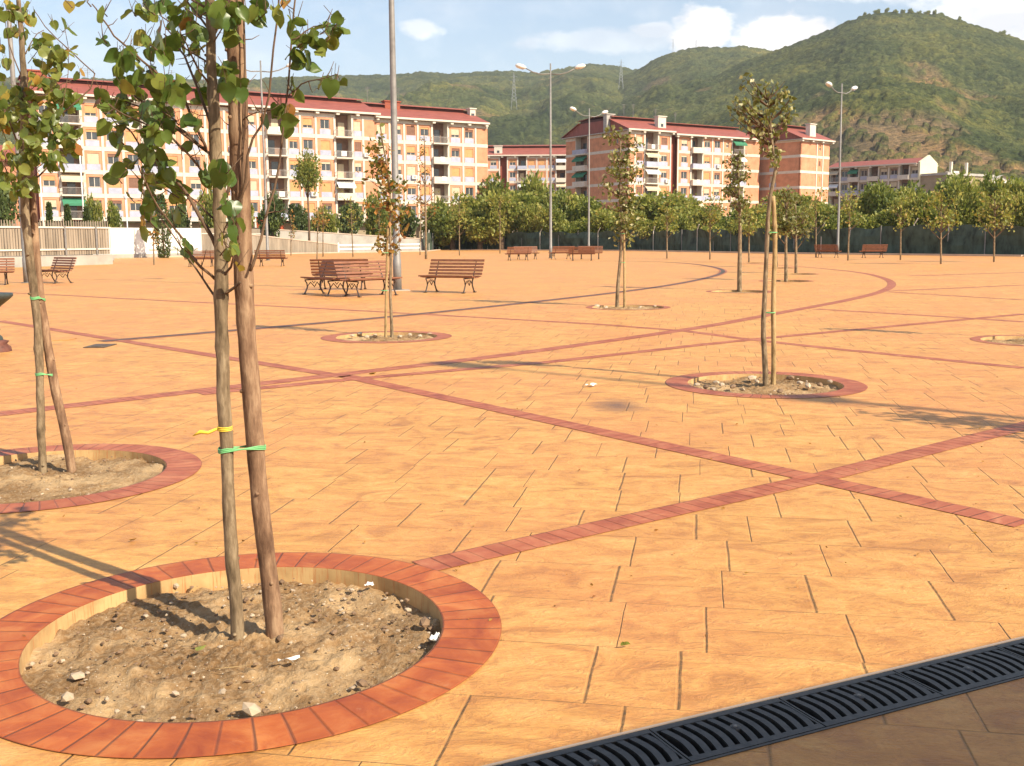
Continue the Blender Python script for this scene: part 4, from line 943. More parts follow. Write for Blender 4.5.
# ---------------------------------------------------------------- benches
def make_bench():
    t_ = empty('park_bench'); Lb = 1.76; s = MB()
    for i in range(5):
        y = -.27+i*.108; z = .44+.012*abs(i-2.2)**1.5; s.box((-Lb/2, y, z-.035), (Lb/2, y+.080, z))
    s.build('seat', 'wood', t_)
    s = MB()
    for i in range(5):
        q = .04+i*.098; y = .25+q*.36; z = .46+q*.93; d = Vector((0, .36, .93)).normalized(); n = Vector((0, .93, -.36)).normalized()
        P = [Vector((0, y, z))+d*a+n*b2 for a, b2 in ((0, 0), (.060, 0), (.060, .030), (0, .030))]
        A = [(-Lb/2, p_.y, p_.z) for p_ in P]; B = [(Lb/2, p_.y, p_.z) for p_ in P]
        s.face(A); s.face(B[::-1])
        for j in range(4): s.face([A[j], B[j], B[(j+1) % 4], A[(j+1) % 4]][::-1])
    s.build('backrest', 'wood', t_)
    for x in (-.62, .62):
        s = MB()
        s.tube([(x, -.30, .0), (x, -.27, .06), (x, -.20, .2), (x, -.22, .31), (x, -.27, .37), (x, -.24, .395)], [.030, .022, .020, .018, .018, .015], 6)
        s.tube([(x, .32, .0), (x, .27, .05), (x, .19, .2), (x, .20, .32), (x, .25, .42), (x, .33, .62), (x, .44, .9)], [.032, .022, .022, .020, .022, .018, .014], 6)
        s.tube([(x, -.28, .395), (x, 0, .40), (x, .25, .40)], .017, 6)
        s.tube([(x, -.20, .22), (x, -.10, .33), (x, -.02, .24), (x, .02, .20), (x, .06, .26), (x, .10, .33), (x, .19, .22)], .014, 6)
        s.tube([(x, -.05, .36), (x, 0, .30), (x, .05, .36)], .012, 6)
        s.box((x-.035, -.36, 0), (x+.035, -.25, .018)); s.box((x-.035, .27, 0), (x+.035, .38, .018))
        s.build('cast_iron_frame', 'bench_iron', t_)
    return t_
bench0 = make_bench(); k = 0
for px, py, rz, lab in ((450, 292.6, -28, 'brown slatted bench alone to the right of the near lamp post'), (325.5, 295, -50, 'left bench of the cluster beside the near lamp post, facing left'),
                    (371, 296, 46, 'front bench of the cluster beside the near lamp post, facing right'), (343, 289.5, 176, 'rear bench of the cluster, only its top slat showing'),
                    (55, 283, -42, 'slatted bench in front of the paling fence right of the left sapling'), (-13, 285, 18, 'bench cut off by the left edge of the picture'),
                    (201, 266.6, 186, 'bench seen from behind left of the near tree trunk'), (272, 266.2, 178, 'bench seen from behind just right of the near tree stake'),
                    (404, 250.9, 80, 'tiny far bench by the foot of the ramp right of the near lamp post'), (518, 260.4, 196, 'far bench left of the middle two armed lamp'),
                    (561, 259.2, 205, 'far bench just right of the middle two armed lamp, turned askew'), (527, 259.4, 14, 'far bench standing back to back with the bench left of the middle lamp'), (590, 259.2, -10, 'far bench standing back to back with the one under the second lamp'), (582, 260.6, 172, 'far bench seen from behind under the second two armed lamp'),
                    (828, 257.6, 140, 'angled far bench at the foot of the right lamp'), (872.5, 257.8, 181, 'straight far bench right of the right lamp, before the netting')):
    g = G(px, py); o = bench0 if k == 0 else copy_tree(bench0); k += 1; o.location = (g.x, g.y, .008 if k != 9 else .01); o.rotation_euler = (0, 0, R(rz)); tag(o, lab, 'bench', 'slatted park benches')

# drinking fountain at the left edge
g = G(-6, 351.5); t_ = empty('drinking_fountain', (g.x, g.y, 0)); tag(t_, 'dark cast iron drinking fountain cut off by the left edge', 'drinking fountain')
MB().lathe([(0, .79), (.16, .77), (.25, .80), (.29, .80), (.29, .76), (.25, .72), (.15, .64), (.08, .58)], 24).build('bowl', 'fount', t_, True)
MB().lathe([(.08, .58), (.06, .5), (.07, .4), (.10, .3), (.07, .25), (.12, .2), (.13, .16)], 20).build('stem', 'fount', t_, True)
MB().lathe([(.13, .16), (.20, .14), (.17, .10), (.22, .06), (.23, 0)], 20).build('foot', 'fount_b', t_, True)

# ---------------------------------------------------------------- leaves
def rand_dir(down=.0):
    v = Vector((random.gauss(0, 1), random.gauss(0, 1), random.gauss(0, 1)-down)); return v.normalized()
HEART = [(.0, .0), (.16, -.09), (.34, -.06), (.49, .10), (.545, .30), (.50, .52), (.37, .74), (.18, .93), (.0, 1.08)]
def heart(mb, p, size, d, tint, fold=.25):
    d = d.normalized(); a = d.cross(rand_dir()).normalized(); n = a.cross(d).normalized(); curl = random.uniform(-.25, .35)
    def P(x, y, sg): return p + (d*y + a*(x*sg*math.cos(fold)) + n*(abs(x)*math.sin(fold)+curl*y*y*.5 + .045*math.sin(9*y+3*x) - .25*x*x))*size
    i0 = len(mb.v); nh = len(HEART)
    mb.v += [tuple(P(0, y, 1)) for y in (0, .3, .65, 1.08)]
    for sg in (1, -1):
        j0 = len(mb.v); mb.v += [tuple(P(x, y, sg)) for x, y in HEART[1:-1]]; m_ = len(HEART)-2
        fs = [(i0, j0, j0+1, i0+1), (i0+1, j0+1, j0+2, j0+3), (i0+1, j0+3, j0+4, i0+2), (i0+2, j0+4, j0+5, j0+6), (i0+2, j0+6, i0+3)]
        for f in fs: mb.f.append(f if sg > 0 else f[::-1]); mb.m.append(0); mb.t.append(tint)
def blade(mb, p, size, d, tint, wd=.55):
    a = d.cross(rand_dir()).normalized(); n = a.cross(d)
    m = p+d*size*.45+n*size*.12; mb.face([p, m+a*size*wd*.5, p+d*size+n*size*.05, m-a*size*wd*.5], 0, tint)
def petiole(mb, p0, p1): mb.tube([p0, (p0+p1)/2+Vector((0, 0, .004)), p1], .0011, 3, cap=False)

def pxpath(pts, Y, dY=0.):
    n = len(pts)-1; return [at(q[0], q[1], Y+dY*i/max(1, n)) for i, q in enumerate(pts)]

# ---------------------------------------------------------------- the two near trees
def near_tree(name, label, trunk, rad, stake, srad, Y, branches, clusters, lsize, mat, ties, seed, stake_label, barkm='bark1', stakem='bark2'):
    random.seed(seed)
    base = G(*trunk[0][:2], -PD+.02); Y = base.y
    t_ = empty(name, tuple(base)); tag(t_, label, 'tree', 'young trees planted on the plaza')
    def rel(P): return [p_-base for p_ in P]
    P = pxpath(trunk, Y); P = [P[0]-Vector((0, 0, .18))] + P; r_ = [rad[0]*1.05]+list(rad)
    P2 = smooth_poly(P, 2); r2 = np.interp(np.linspace(0, 1, len(P2)), np.linspace(0, 1, len(r_)), r_).tolist()
    # subdivide for knots
    P3, r3 = [], []
    for a, b_, ra, rb in zip(P2, P2[1:], r2, r2[1:]):
        m = max(1, int((b_-a).length/.03))
        for i in range(m): f = i/m; P3.append(a.lerp(b_, f)); r3.append(ra+(rb-ra)*f)
    P3.append(P2[-1]); r3.append(r2[-1])
    P3 = [p_+Vector((math.sin(i*.9)*.0012+random.uniform(-.0008, .0008), random.uniform(-.001, .001), 0)) for i, p_ in enumerate(P3)]
    r3 = [q*(1+.05*math.sin(i*.55)+random.uniform(-.035, .035)+(.14 if random.random() < .06 else 0)) for i, q in enumerate(r3)]
    s = MB(); s.tube(rel(P3), r3, 14, 0, .035)
    for i in range(6, len(P3)-4, 7):        # bud knots
        if random.random() < .6:
            a = random.uniform(0, 6.28); o_ = Vector((math.cos(a), math.sin(a), .25)); c = P3[i]-base
            s.tube([c+o_*r3[i]*.6, c+o_*r3[i]*1.25, c+o_*r3[i]*1.5], [r3[i]*.36, r3[i]*.28, r3[i]*.12], 7)
    s.build('trunk', barkm, t_, True)
    s = MB()
    for pts, r0, r1, dy in branches:
        Q = smooth_poly(pxpath(pts, Y, dy), 1); n = len(Q); Q = [q+Vector((random.uniform(-.004, .004), random.uniform(-.006, .006), random.uniform(-.004, .004))) if 0 < i < n-1 else q for i, q in enumerate(Q)]
        s.tube(rel(Q), [r0+(r1-r0)*i/(n-1) for i in range(n)], 7)
        for i in range(1, n-1):
            if random.random() < .5: d = rand_dir(-.3); s.tube([Q[i]-base, Q[i]+d*.03-base, Q[i]+d*.06+Vector((0, 0, .012))-base], [.0022, .0016, .0009], 4)
    s.build('branches', 'twig', t_, True)
    lf = MB(); st = MB()
    for (cx, cy, rx, ry, n, *ex) in clusters:
        dyc = random.uniform(-.30, .30) if not ex else ex[0]
        for i in range(n):
            a = random.uniform(0, 6.28); q = random.random()**.5
            p_ = at(cx+rx*q*math.cos(a), cy+ry*q*math.sin(a), Y+dyc+random.uniform(-.12, .12))
            d = rand_dir(1.1); sz = lsize*random.uniform(.72, 1.15)
            heart(lf, p_-base, sz, d, min(1, max(0, random.gauss(.42, .26))), random.uniform(.1, .6))
            petiole(st, p_-base, p_-base-d*.03+Vector((0, 0, .012)))
        # twig through the cluster
        c = at(cx, cy, Y+dyc); e1 = c+Vector((random.uniform(-.05, .05), random.uniform(-.06, .06), .05+ry*.0012)); e0 = at(cx+(-rx if cx > trunk[-1][0] else rx), cy+ry*1.1, Y+dyc*.5)
        st.tube([e0-base, c-base, e1-base], [.003, .002, .001], 4)
    k0 = len(lf.v); lf.v += st.v; lf.f += [tuple(i+k0 for i in f) for f in st.f]; lf.m += [1]*len(st.f); lf.t += [None]*len(st.f)
    lf.build('leaves', [mat, 'twig'], t_, True)
    # stake: a separate pole
    sb_ = G(*stake[0][:2], -PD+.02); ts = empty('support_stake', tuple(sb_)); tag(ts, stake_label, 'stake', 'wooden stakes beside the young trees')
    Q = pxpath(stake, Y+(sb_.y-base.y)*.8); Q = [Q[0]-Vector((0, 0, .15))]+Q; r_ = [srad[0]]+list(srad)
    P2 = smooth_poly(Q, 2); r2 = np.interp(np.linspace(0, 1, len(P2)), np.linspace(0, 1, len(r_)), r_).tolist(); P3, r3 = [], []
    for a, b_, ra, rb in zip(P2, P2[1:], r2, r2[1:]):
        m = max(1, int((b_-a).length/.05))
        for i in range(m): f = i/m; P3.append(a.lerp(b_, f)); r3.append((ra+(rb-ra)*f)*(1+random.uniform(-.05, .05)))
    P3.append(P2[-1]); r3.append(r2[-1])
    s = MB(); s.tube([q-sb_ for q in P3], r3, 14, 0, .03)
    for i in range(4, len(P3)-3, 6):
        a = random.uniform(3.5, 6.0); o_ = Vector((math.cos(a), math.sin(a), .1)); c = P3[i]-sb_; s.tube([c+o_*r3[i]*.6, c+o_*r3[i]*1.18], [r3[i]*.35, r3[i]*.18], 7)
    s.build('pole', stakem, ts, True)
    for (pa, pb, ra, rb, mt) in ties:
        a, b_ = at(*pa, Y), at(*pb, Y+(sb_.y-base.y)*.8); s = MB()
        for w_ in range(3):
            z = (w_-1)*.006
            if rb:
                pts = []
                d = (b_-a); d.z = 0; d.normalize(); n = Vector((-d.y, d.x, 0))
                for i in range(9): th = math.pi/2+math.pi*i/8; pts.append(a+(d*math.cos(th)+n*math.sin(th))*ra+Vector((0, 0, z+.003*math.sin(i))))
                for i in range(9): th = -math.pi/2+math.pi*i/8; pts.append(b_+(d*math.cos(th)+n*math.sin(th))*rb+Vector((0, 0, -z+.003*math.cos(i))))
                pts.append(pts[0])
            else: pts = [a+Vector((math.cos(th), math.sin(th), 0))*ra+Vector((0, 0, z+.002*math.sin(th))) for th in [2*math.pi*i/14 for i in range(15)]]
            s.tube([q-base for q in pts], .0028, 5, cap=False)
        if not rb: s.tube([a-base+Vector((-ra, -ra*.4, 0)), a-base+Vector((-ra-.03, -.03, -.012)), a-base+Vector((-ra-.055, -.04, -.006)), a-base+Vector((-ra-.085, -.04, -.022))], [.005, .007, .008, .002], 5)
        s.build('tie', mt, t_, True)
    return t_
px2m = 3.9/F
T1trunk = [(238, 638), (236, 600), (230, 540), (228, 480), (226, 430), (223, 390), (222, 340), (221, 290), (221, 240), (219, 190), (216, 150), (213, 100), (211, 50), (210, 0), (209, -60), (212, -130)]
T1rad = [q*px2m for q in (7.4, 7.2, 6.8, 6.6, 6.6, 6.6, 6.8, 6.8, 6.4, 6.2, 5.8, 5.2, 4.8, 4.2, 3.2, 1.5)]
T1stake = [(275, 632), (271, 590), (263, 530), (257, 470), (252, 400), (246, 330), (243, 260), (241, 200), (239, 150), (238, 100), (236, 55), (235, 20), (234, -10)]
T1srad = [q*px2m for q in (9.6, 9.4, 9.2, 9.0, 9.2, 9.4, 9.4, 9.6, 9.6, 9.4, 8.6, 8.2, 7.8)]
B1 = [([(212, 129), (192, 76), (181, 49), (164, 34)], .006, .0025, .2), ([(210, 88), (197, 64), (188, 50), (180, 30)], .0045, .002, -.2), ([(209, 64), (188, 49), (165, 38)], .004, .002, .3),
      ([(206, 150), (179, 128), (159, 112), (136, 106), (112, 96)], .006, .002, .25), ([(206, 150), (197, 129), (179, 88), (157, 74), (138, 56), (118, 40), (103, 20), (92, 4)], .006, .002, -.25),
      ([(213, 158), (192, 140), (165, 118), (140, 100), (120, 84)], .006, .002, .1), ([(203, 173), (186, 150), (165, 132), (130, 118), (108, 104)], .005, .002, -.3),
      ([(217, 249), (194, 204), (182, 188), (160, 168), (142, 150), (128, 128)], .0085, .0025, .2), ([(214, 219), (192, 198), (176, 190)], .004, .0018, .1),
      ([(215, 279), (197, 263), (180, 234), (162, 212), (148, 190), (138, 165)], .006, .002, -.2), ([(217, 297), (206, 285), (194, 264), (172, 232), (158, 214)], .005, .0018, .15),
      ([(217, 282), (234, 262), (229, 247)], .0055, .003, -.1), ([(222, 296), (234, 288), (241, 282)], .007, .004, -.05), ([(218, 205), (229, 190), (232, 150), (229, 118), (232, 90)], .008, .003, .1),
      ([(250, 271), (259, 247), (266, 212), (277, 183), (287, 104), (292, 26), (300, -40)], .0058, .0028, .1), ([(237, 205), (245, 190), (248, 146), (266, 117), (277, 26), (281, -30)], .0058, .0028, -.1),
      ([(237, 240), (243, 200), (243, 146), (244, 80), (244, 26), (246, -40)], .0052, .003, .0), ([(292, 92), (305, 82), (320, 78), (338, 74)], .003, .0012, -.1), ([(292, 40), (310, 28), (328, 24), (344, 20)], .003, .0012, .1),
      ([(283, 110), (272, 95), (262, 80)], .0025, .001, .1), ([(292, 60), (303, 45), (310, 36)], .0025, .001, .1), ([(243, 120), (256, 112), (270, 112)], .0025, .001, -.1),
      ([(211, 40), (224, 20), (238, 5), (258, -20)], .005, .0025, .1), ([(210, 30), (196, 12), (180, -8)], .005, .0025, .1), ([(210, 10), (160, -20), (120, -60)], .005, .002, .2), ([(209, -20), (250, -60), (262, -110)], .005, .002, .2),
      ([(221, 240), (228, 222), (236, 212)], .003, .0015, -.1), ([(228, 262), (236, 250), (240, 243)], .003, .0015, -.1), ([(266, 215), (276, 210), (272, 190)], .002, .001, .1)]
C1 = [(69, 4, 3, 3, 1), (87, 2, 4, 4, 1), (104, 13, 3, 3, 1), (103, 39, 4, 4, 2), (133, 12, 3, 4, 1), (143, 6, 12, 8, 5), (130, 52, 10, 9, 6), (147, 42, 11, 8, 6), (165, 50, 8, 10, 5), (121, 58, 6, 10, 5), (150, 72, 12, 12, 7),
      (165, 27, 7, 7, 3), (177, 36, 9, 12, 7), (158, 14, 16, 10, 8), (185, 8, 16, 10, 10), (197, 42, 7, 9, 5), (196, 22, 8, 8, 4), (226, 22, 12, 18, 13, -.2), (246, 8, 22, 8, 13, -.2), (266, 13, 9, 7, 4), (283, 4, 6, 6, 3),
      (166, 84, 16, 12, 16), (126, 88, 12, 12, 8), (131, 108, 18, 12, 13), (157, 108, 20, 12, 17), (122, 124, 10, 8, 5), (156, 130, 17, 12, 16), (146, 152, 14, 9, 10), (157, 168, 14, 10, 9), (176, 122, 3, 3, 1), (194, 121, 9, 6, 4),
      (203, 94, 9, 10, 6), (204, 68, 9, 6, 4), (231, 78, 12, 12, 10, -.25), (242, 90, 4, 4, 2, -.25), (118, 138, 6, 6, 3), (104, 98, 10, 10, 7), (110, 116, 8, 9, 4), (131, 170, 8, 8, 3), (151, 178, 12, 8, 6), (119, 180, 3, 3, 1), (163, 188, 16, 9, 9),
      (141, 198, 11, 9, 6), (153, 205, 9, 9, 4), (176, 205, 9, 8, 4), (150, 222, 8, 8, 3), (180, 148, 3, 3, 1), (212, 168, 9, 9, 8, -.25), (228, 172, 7, 6, 4, -.25), (228, 200, 7, 8, 4, -.2), (234, 222, 6, 9, 4, -.2), (226, 248, 6, 7, 3, -.2),
      (239, 264, 1, 1, 1, -.2), (181, 247, 8, 6, 4), (192, 255, 5, 5, 2), (224, 236, 4, 4, 2, -.2), (117, 72, 8, 8, 4), (213, 8, 14, 8, 8, -.2),
      (308, 38, 11, 9, 9, 0), (300, 54, 7, 8, 6, 0), (318, 52, 3, 3, 1, 0), (330, 38, 6, 5, 3, 0), (338, 22, 6, 7, 5, 0), (326, 30, 6, 4, 2, 0), (297, 20, 7, 5, 4, 0), (319, 88, 1, 1, 1, 0), (337, 79, 6, 5, 4, 0), (281, 109, 8, 7, 6, 0), (292, 92, 3, 3, 1, 0),
      (262, 116, 2, 2, 1, 0), (305, 62, 4, 4, 2, 0), (286, 120, 5, 4, 2, 0), (291, 88, 4, 3, 1, 0), (200, -35, 60, 22, 34), (250, -70, 40, 30, 22), (160, -60, 40, 26, 20)]
near_tree('young_tree', 'nearest young tree with heart shaped leaves in the large front pit', T1trunk, T1rad, T1stake, T1srad, 3.80, B1, C1, .055, 'leaf',
          [((226, 450), (256, 447), .028, .036, 'tie_g'), ((225, 428), (0, 0), .0265, 0, 'tie_y')], 5, 'thick reddish wooden stake tied to the nearest young tree')
k2 = 6.74/F
T2trunk = [(43, 472), (41, 430), (40, 380), (38, 330), (35, 300), (30, 262), (25, 215), (24, 180), (24, 140), (24, 90), (22, 40), (18, 0), (16, -40)]
T2stake = [(72, 470), (65, 430), (55, 390), (45, 330), (40, 300), (36, 255), (32, 200), (29, 160)]
B2 = [([(25, 190), (45, 170), (68, 150), (80, 138)], .007, .003, .2), ([(24, 160), (8, 120), (-8, 80)], .007, .003, -.2), ([(24, 120), (40, 100), (58, 85), (72, 80)], .006, .002, .1),
      ([(24, 135), (60, 118), (100, 79), (76, 56), (50, 33), (34, 10)], .006, .0025, .3), ([(60, 118), (70, 60), (64, 24)], .003, .0015, .2), ([(22, 60), (34, 36), (44, 30)], .004, .002, .1), ([(24, 200), (10, 180), (2, 160)], .006, .003, 0), ([(23, 80), (10, 50), (5, 20)], .005, .002, 0)]
C2 = [(q[0], q[1], q[2], q[3], int(q[4]*1.7+.5)) for q in [(6, 8, 12, 10, 6), (28, 11, 8, 9, 5), (22, 27, 8, 7, 3), (10, 28, 3, 4, 1), (40, 48, 12, 14, 12), (55, 60, 14, 15, 16), (68, 50, 5, 5, 2), (52, 21, 3, 3, 1), (66, 29, 4, 3, 1), (80, 72, 2, 2, 1), (45, 78, 16, 12, 20), (62, 98, 20, 12, 20),
      (20, 98, 18, 14, 22), (8, 118, 14, 14, 16), (38, 120, 20, 14, 26), (62, 134, 16, 12, 18), (25, 148, 18, 14, 22), (50, 158, 14, 10, 12), (8, 165, 14, 12, 13), (70, 146, 7, 7, 4), (16, 185, 14, 10, 9), (2, 62, 5, 8, 3), (-10, 100, 18, 40, 20), (0, 45, 3, 3, 1), (34, 176, 10, 8, 5)]]
near_tree('young_tree', 'young tree with yellow green leaves at the left edge, stake crossing its trunk', T2trunk, [q*k2 for q in (4.4, 4.1, 4.0, 4.1, 4.0, 4.2, 4.3, 4.2, 3.6, 3, 2.4, 1.8, 1)], T2stake, [q*k2 for q in (4.8, 4.6, 4.6, 4.5, 4.4, 4.2, 4, 3.6)], 6.74, B2, C2, .066, 'leaf_y',
          [((40, 374), (51, 375), .028, .033, 'tie_g'), ((35, 298), (40, 300), .03, .033, 'tie_g')], 9, 'leaning wooden stake crossing the left young tree')

# ---------------------------------------------------------------- saplings with stakes (built in place)
def sapling(base_px, trunk_px, crown, n, lsize, mat, label, seed, r0=.022, stake=None, bark='bark1', leaves_kind='blade', tint0=.5, name='young_tree', group='young trees planted on the plaza', up=1.0, limbs=None, clump=1, autumn=0, sd=.3, stlabel=None):
    """crown: list of (px, py, rx, ry) ellipses in the photograph at the trunk's depth, given real depth here"""
    random.seed(seed); g = G(*base_px); zb = -PD+.02 if any(math.hypot(g.x-x, g.y-y) < RI for x, y, d in pits) else 0
    g = G(*base_px, zb)
    base = Vector((g.x, g.y, zb)); Y = g.y; t_ = empty(name, tuple(base)); tag(t_, label, 'tree', group)
    P = [Vector((g.x, g.y, zb-.1))] + [at(q[0], q[1], Y) for q in trunk_px]; P = smooth_poly(P, 1)
    s = MB(); m = len(P); s.tube([p_-base for p_ in P], [r0*(1-.72*i/(m-1)) for i in range(m)], 8, 0, .05); 
    s.build('trunk', bark, t_, True)
    sc = Y/F; lf = MB(); br = MB()
    for ci, (cx, cy, rx, ry) in enumerate(crown):
        c = at(cx, cy, Y); rxm, rym = rx*sc, ry*sc; rdm = max(rxm, .35*rym)*.9
        nb = max(6, int(n*.07*(rx*ry)/sum(q[2]*q[3] for q in crown))+3); tips = []
        for b_ in range(nb):
            u = random.uniform(-1, 1); a = random.uniform(0, 6.28)
            tip = c+Vector((rxm*math.cos(a)*random.uniform(.3, 1), rdm*math.sin(a)*random.uniform(.3, 1), rym*u))
            q0 = min(P, key=lambda v: abs(v.z-(tip.z-(tip-P[-1]).xy.length*up-.12*rym))); mid = q0.lerp(tip, .5)+Vector((0, 0, -.06*(tip-q0).length))
            br.tube([q0-base, mid-base, tip-base], [r0*.32, r0*.2, r0*.07], 5, cap=False); tips.append((q0, mid, tip))
        cnt = int(n*(rx*ry)/sum(q[2]*q[3] for q in crown))
        for i in range(cnt):
            q0, mid, tip = random.choice(tips); f = random.uniform(.55, 1.08); p_ = q0.lerp(mid, f*2) if f < .5 else mid.lerp(tip, f*2-1)
            p_ = p_+Vector((random.gauss(0, 1)*.20*rxm, random.gauss(0, 1)*.20*rdm, random.gauss(0, 1)*.12*rym))
            ti = random.gauss(tint0 + autumn*(-(p_.z-c.z)/rym)*.3, sd)
            d = rand_dir(.5)
            if leaves_kind == 'heart': heart(lf, p_-base, lsize*random.uniform(.7, 1.2), d, min(1, max(0, ti)))
            else: blade(lf, p_-base, lsize*random.uniform(.7, 1.3), d, min(1, max(0, ti)), .65)
    br.build('branches', 'twig', t_, True)
    if lf.f: lf.build('leaves', mat, t_)
    if stake:
        pts, rs_, mt = stake; sb_ = G(*pts[0], zb); ts = empty('support_stake', tuple(sb_)); tag(ts, stlabel or ('thin wooden stake beside the ' + ' '.join(label.split(',')[0].split()[:9])), 'stake', 'wooden stakes beside the young trees')
        Q = smooth_poly([Vector((sb_.x, sb_.y, zb-.1))]+[at(q[0], q[1], sb_.y) for q in pts[1:]], 1); s = MB(); s.tube([q-sb_ for q in Q], [rs_*(1-.25*i/len(Q)) for i in range(len(Q))], 8, 0, .05); s.build('pole', mt, ts, True)
        for f in (.45, .75):
            q1 = Q[int(f*(len(Q)-1))]; s = MB(); s.tube([q1-sb_+Vector((math.cos(a)*.05-.03, math.sin(a)*.045, 0)) for a in [i*.7 for i in range(10)]], .006, 5, cap=False); s.build('tie', 'tie_g', ts, True)
    return t_
# third tree, autumn leaves
sapling((392, 338.5), [(391.5, 320), (390, 290), (391, 260), (390, 235), (391, 200), (388, 170), (382, 140), (380, 122)], [(380, 150, 12, 26), (377, 185, 16, 24), (390, 205, 16, 26), (386, 235, 14, 16), (403, 215, 8, 16)], 620, .085, 'leaf_a',
        'slender tree with orange and brown autumn leaves beside the near lamp post', 21, .028, ([(385.5, 338.5), (386, 300), (387, 262), (388, 225)], .022, 'bark_pale'), autumn=1, tint0=.5, up=.5)
sapling((617, 308.5), [(617.5, 290), (620, 262), (622, 235), (621, 205), (619, 170), (621, 138)], [(616, 150, 14, 24), (612, 180, 14, 24), (626, 195, 14, 28), (640, 160, 6, 26), (622, 225, 11, 22), (634, 215, 8, 20)], 900, .105, 'leaf_s',
        'slender upright tree left of centre in front of the broad right block', 22, .045, ([(624.5, 308.5), (624.5, 270), (624, 240), (624, 215)], .03, 'bark_pale'), autumn=.5, tint0=.5, up=.3)
sapling((766, 388.5), [(765, 360), (763, 330), (765, 290), (766.5, 255), (768.5, 205), (774, 178), (776.5, 163), (773, 153), (771, 128), (768, 100)], [(765, 108, 22, 22), (746, 100, 16, 14), (784, 100, 13, 16), (770, 138, 12, 15), (749, 90, 9, 12), (776, 160, 7, 6), (754, 128, 11, 10), (735, 108, 9, 7), (789, 94, 7, 12)], 520, .058, 'leaf_s',
        'slender forked tree with sparse crown in the rubble filled pit right of centre', 23, .031, ([(773, 388.3), (774, 350), (773, 300), (775, 255), (775, 225), (773, 196)], .027, 'bark_pale'), tint0=.5, up=.9)
sapling((739.5, 291.7), [(739.5, 270), (740, 245), (740, 220), (739, 190), (738, 160)], [(737, 165, 11, 16), (731, 185, 10, 18), (742, 195, 10, 24)], 500, .115, 'leaf_s', 'straight sapling with narrow leafy crown between the centre and the slender forked tree', 24, .075, tint0=.35, up=.5)
sapling((786, 281.5), [(786, 262), (786, 240), (786, 215), (787, 195)], [(786, 205, 15, 20), (780, 222, 11, 10)], 420, .14, 'leaf_s', 'small sapling just right of the forked tree, nearer of the two', 25, .07, tint0=.3)
sapling((796, 274.3), [(796, 255), (796, 235), (796, 215), (795, 200)], [(796, 212, 15, 18), (803, 222, 9, 9)], 380, .15, 'leaf_s', 'small sapling right of the forked tree, farther of the two', 26, .07, tint0=.4)
small = [((777, 268), 775, 215, 13, 'sapling half hidden behind the trunk of the forked tree'), ((749, 263), 749, 214, 13, 'far sapling between the straight narrow sapling and the forked tree'), ((710, 259.5), 710, 212, 14, 'far sapling left of the straight narrow sapling, before the netting'),
         ((667, 258.5), 667, 210, 13, 'far sapling right of the upright centre tree, before the netting'), ((816, 257.5), 816, 206, 15, 'far sapling just left of the right bench, before the netting'), ((848, 260.5), 850, 205, 16, 'leaning sapling between the two right benches'),
         ((900.5, 260), 901, 208, 16, 'sapling right of the straight right bench'), ((941, 264), 941, 206, 18, 'third sapling from the right edge, nearer than its neighbours'), ((994, 262), 995, 205, 22, 'broad bushy sapling nearest the right edge'),
         ((317, 259.5), 318, 212, 6, 'bare thin sapling left of the ramp rail, in front of a paler one'), ((323, 256.5), 323, 210, 8, 'thin sapling just right of the bare thin one by the ramp rail'), ((291, 255.5), 291, 222, 5, 'tiny sapling in front of the concrete ramp'),
         ((353, 257), 351, 208, 13, 'yellowish sapling in front of the white two bar rail'), ((379, 253.5), 379, 215, 7, 'thin sapling close left of the near lamp post, far back'), ((459.5, 255.5), 459, 207, 14, 'far sapling above the solitary bench'),
         ((500, 253.5), 500, 208, 12, 'far sapling left of the middle lamp above the far bench'), ((154, 265), 153, 228, 4, 'thin dark sapling in front of the white panel wall'), ((420, 255), 421, 200, 9, 'small sapling just left of the tall bare one'), ((241, 258), 242, 215, 9, 'sapling seen between the nearest trunk and its stake')]
for i, (b_, cx, cy, rx, lab) in enumerate(small):
    h_ = b_[1]-cy; sapling(b_, [(b_[0]+(cx-b_[0])*.3, b_[1]-h_*.35), (b_[0]+(cx-b_[0])*.6, b_[1]-h_*.6), (cx, b_[1]-h_*.85), (cx, cy-4)], [(cx, cy, rx, 17 if rx > 9 else 12), (cx+rx*.4, cy+9, rx*.7, 8)], int(rx*random.choice((11, 15, 20))) if rx > 9 else 90, .20, 'leaf_o' if rx > 9 else 'leaf_a', lab, 30+i, .058, tint0=.55)
sapling((426, 259), [(426, 230), (425, 195), (425, 160), (424, 134)], [(424, 150, 7, 22), (425, 190, 8, 24), (416, 195, 6, 20), (434, 200, 5, 18)], 190, .2, 'leaf_a', 'tall almost bare sapling with brown leaves right of the near lamp post', 60, .10, tint0=.75, up=.4)
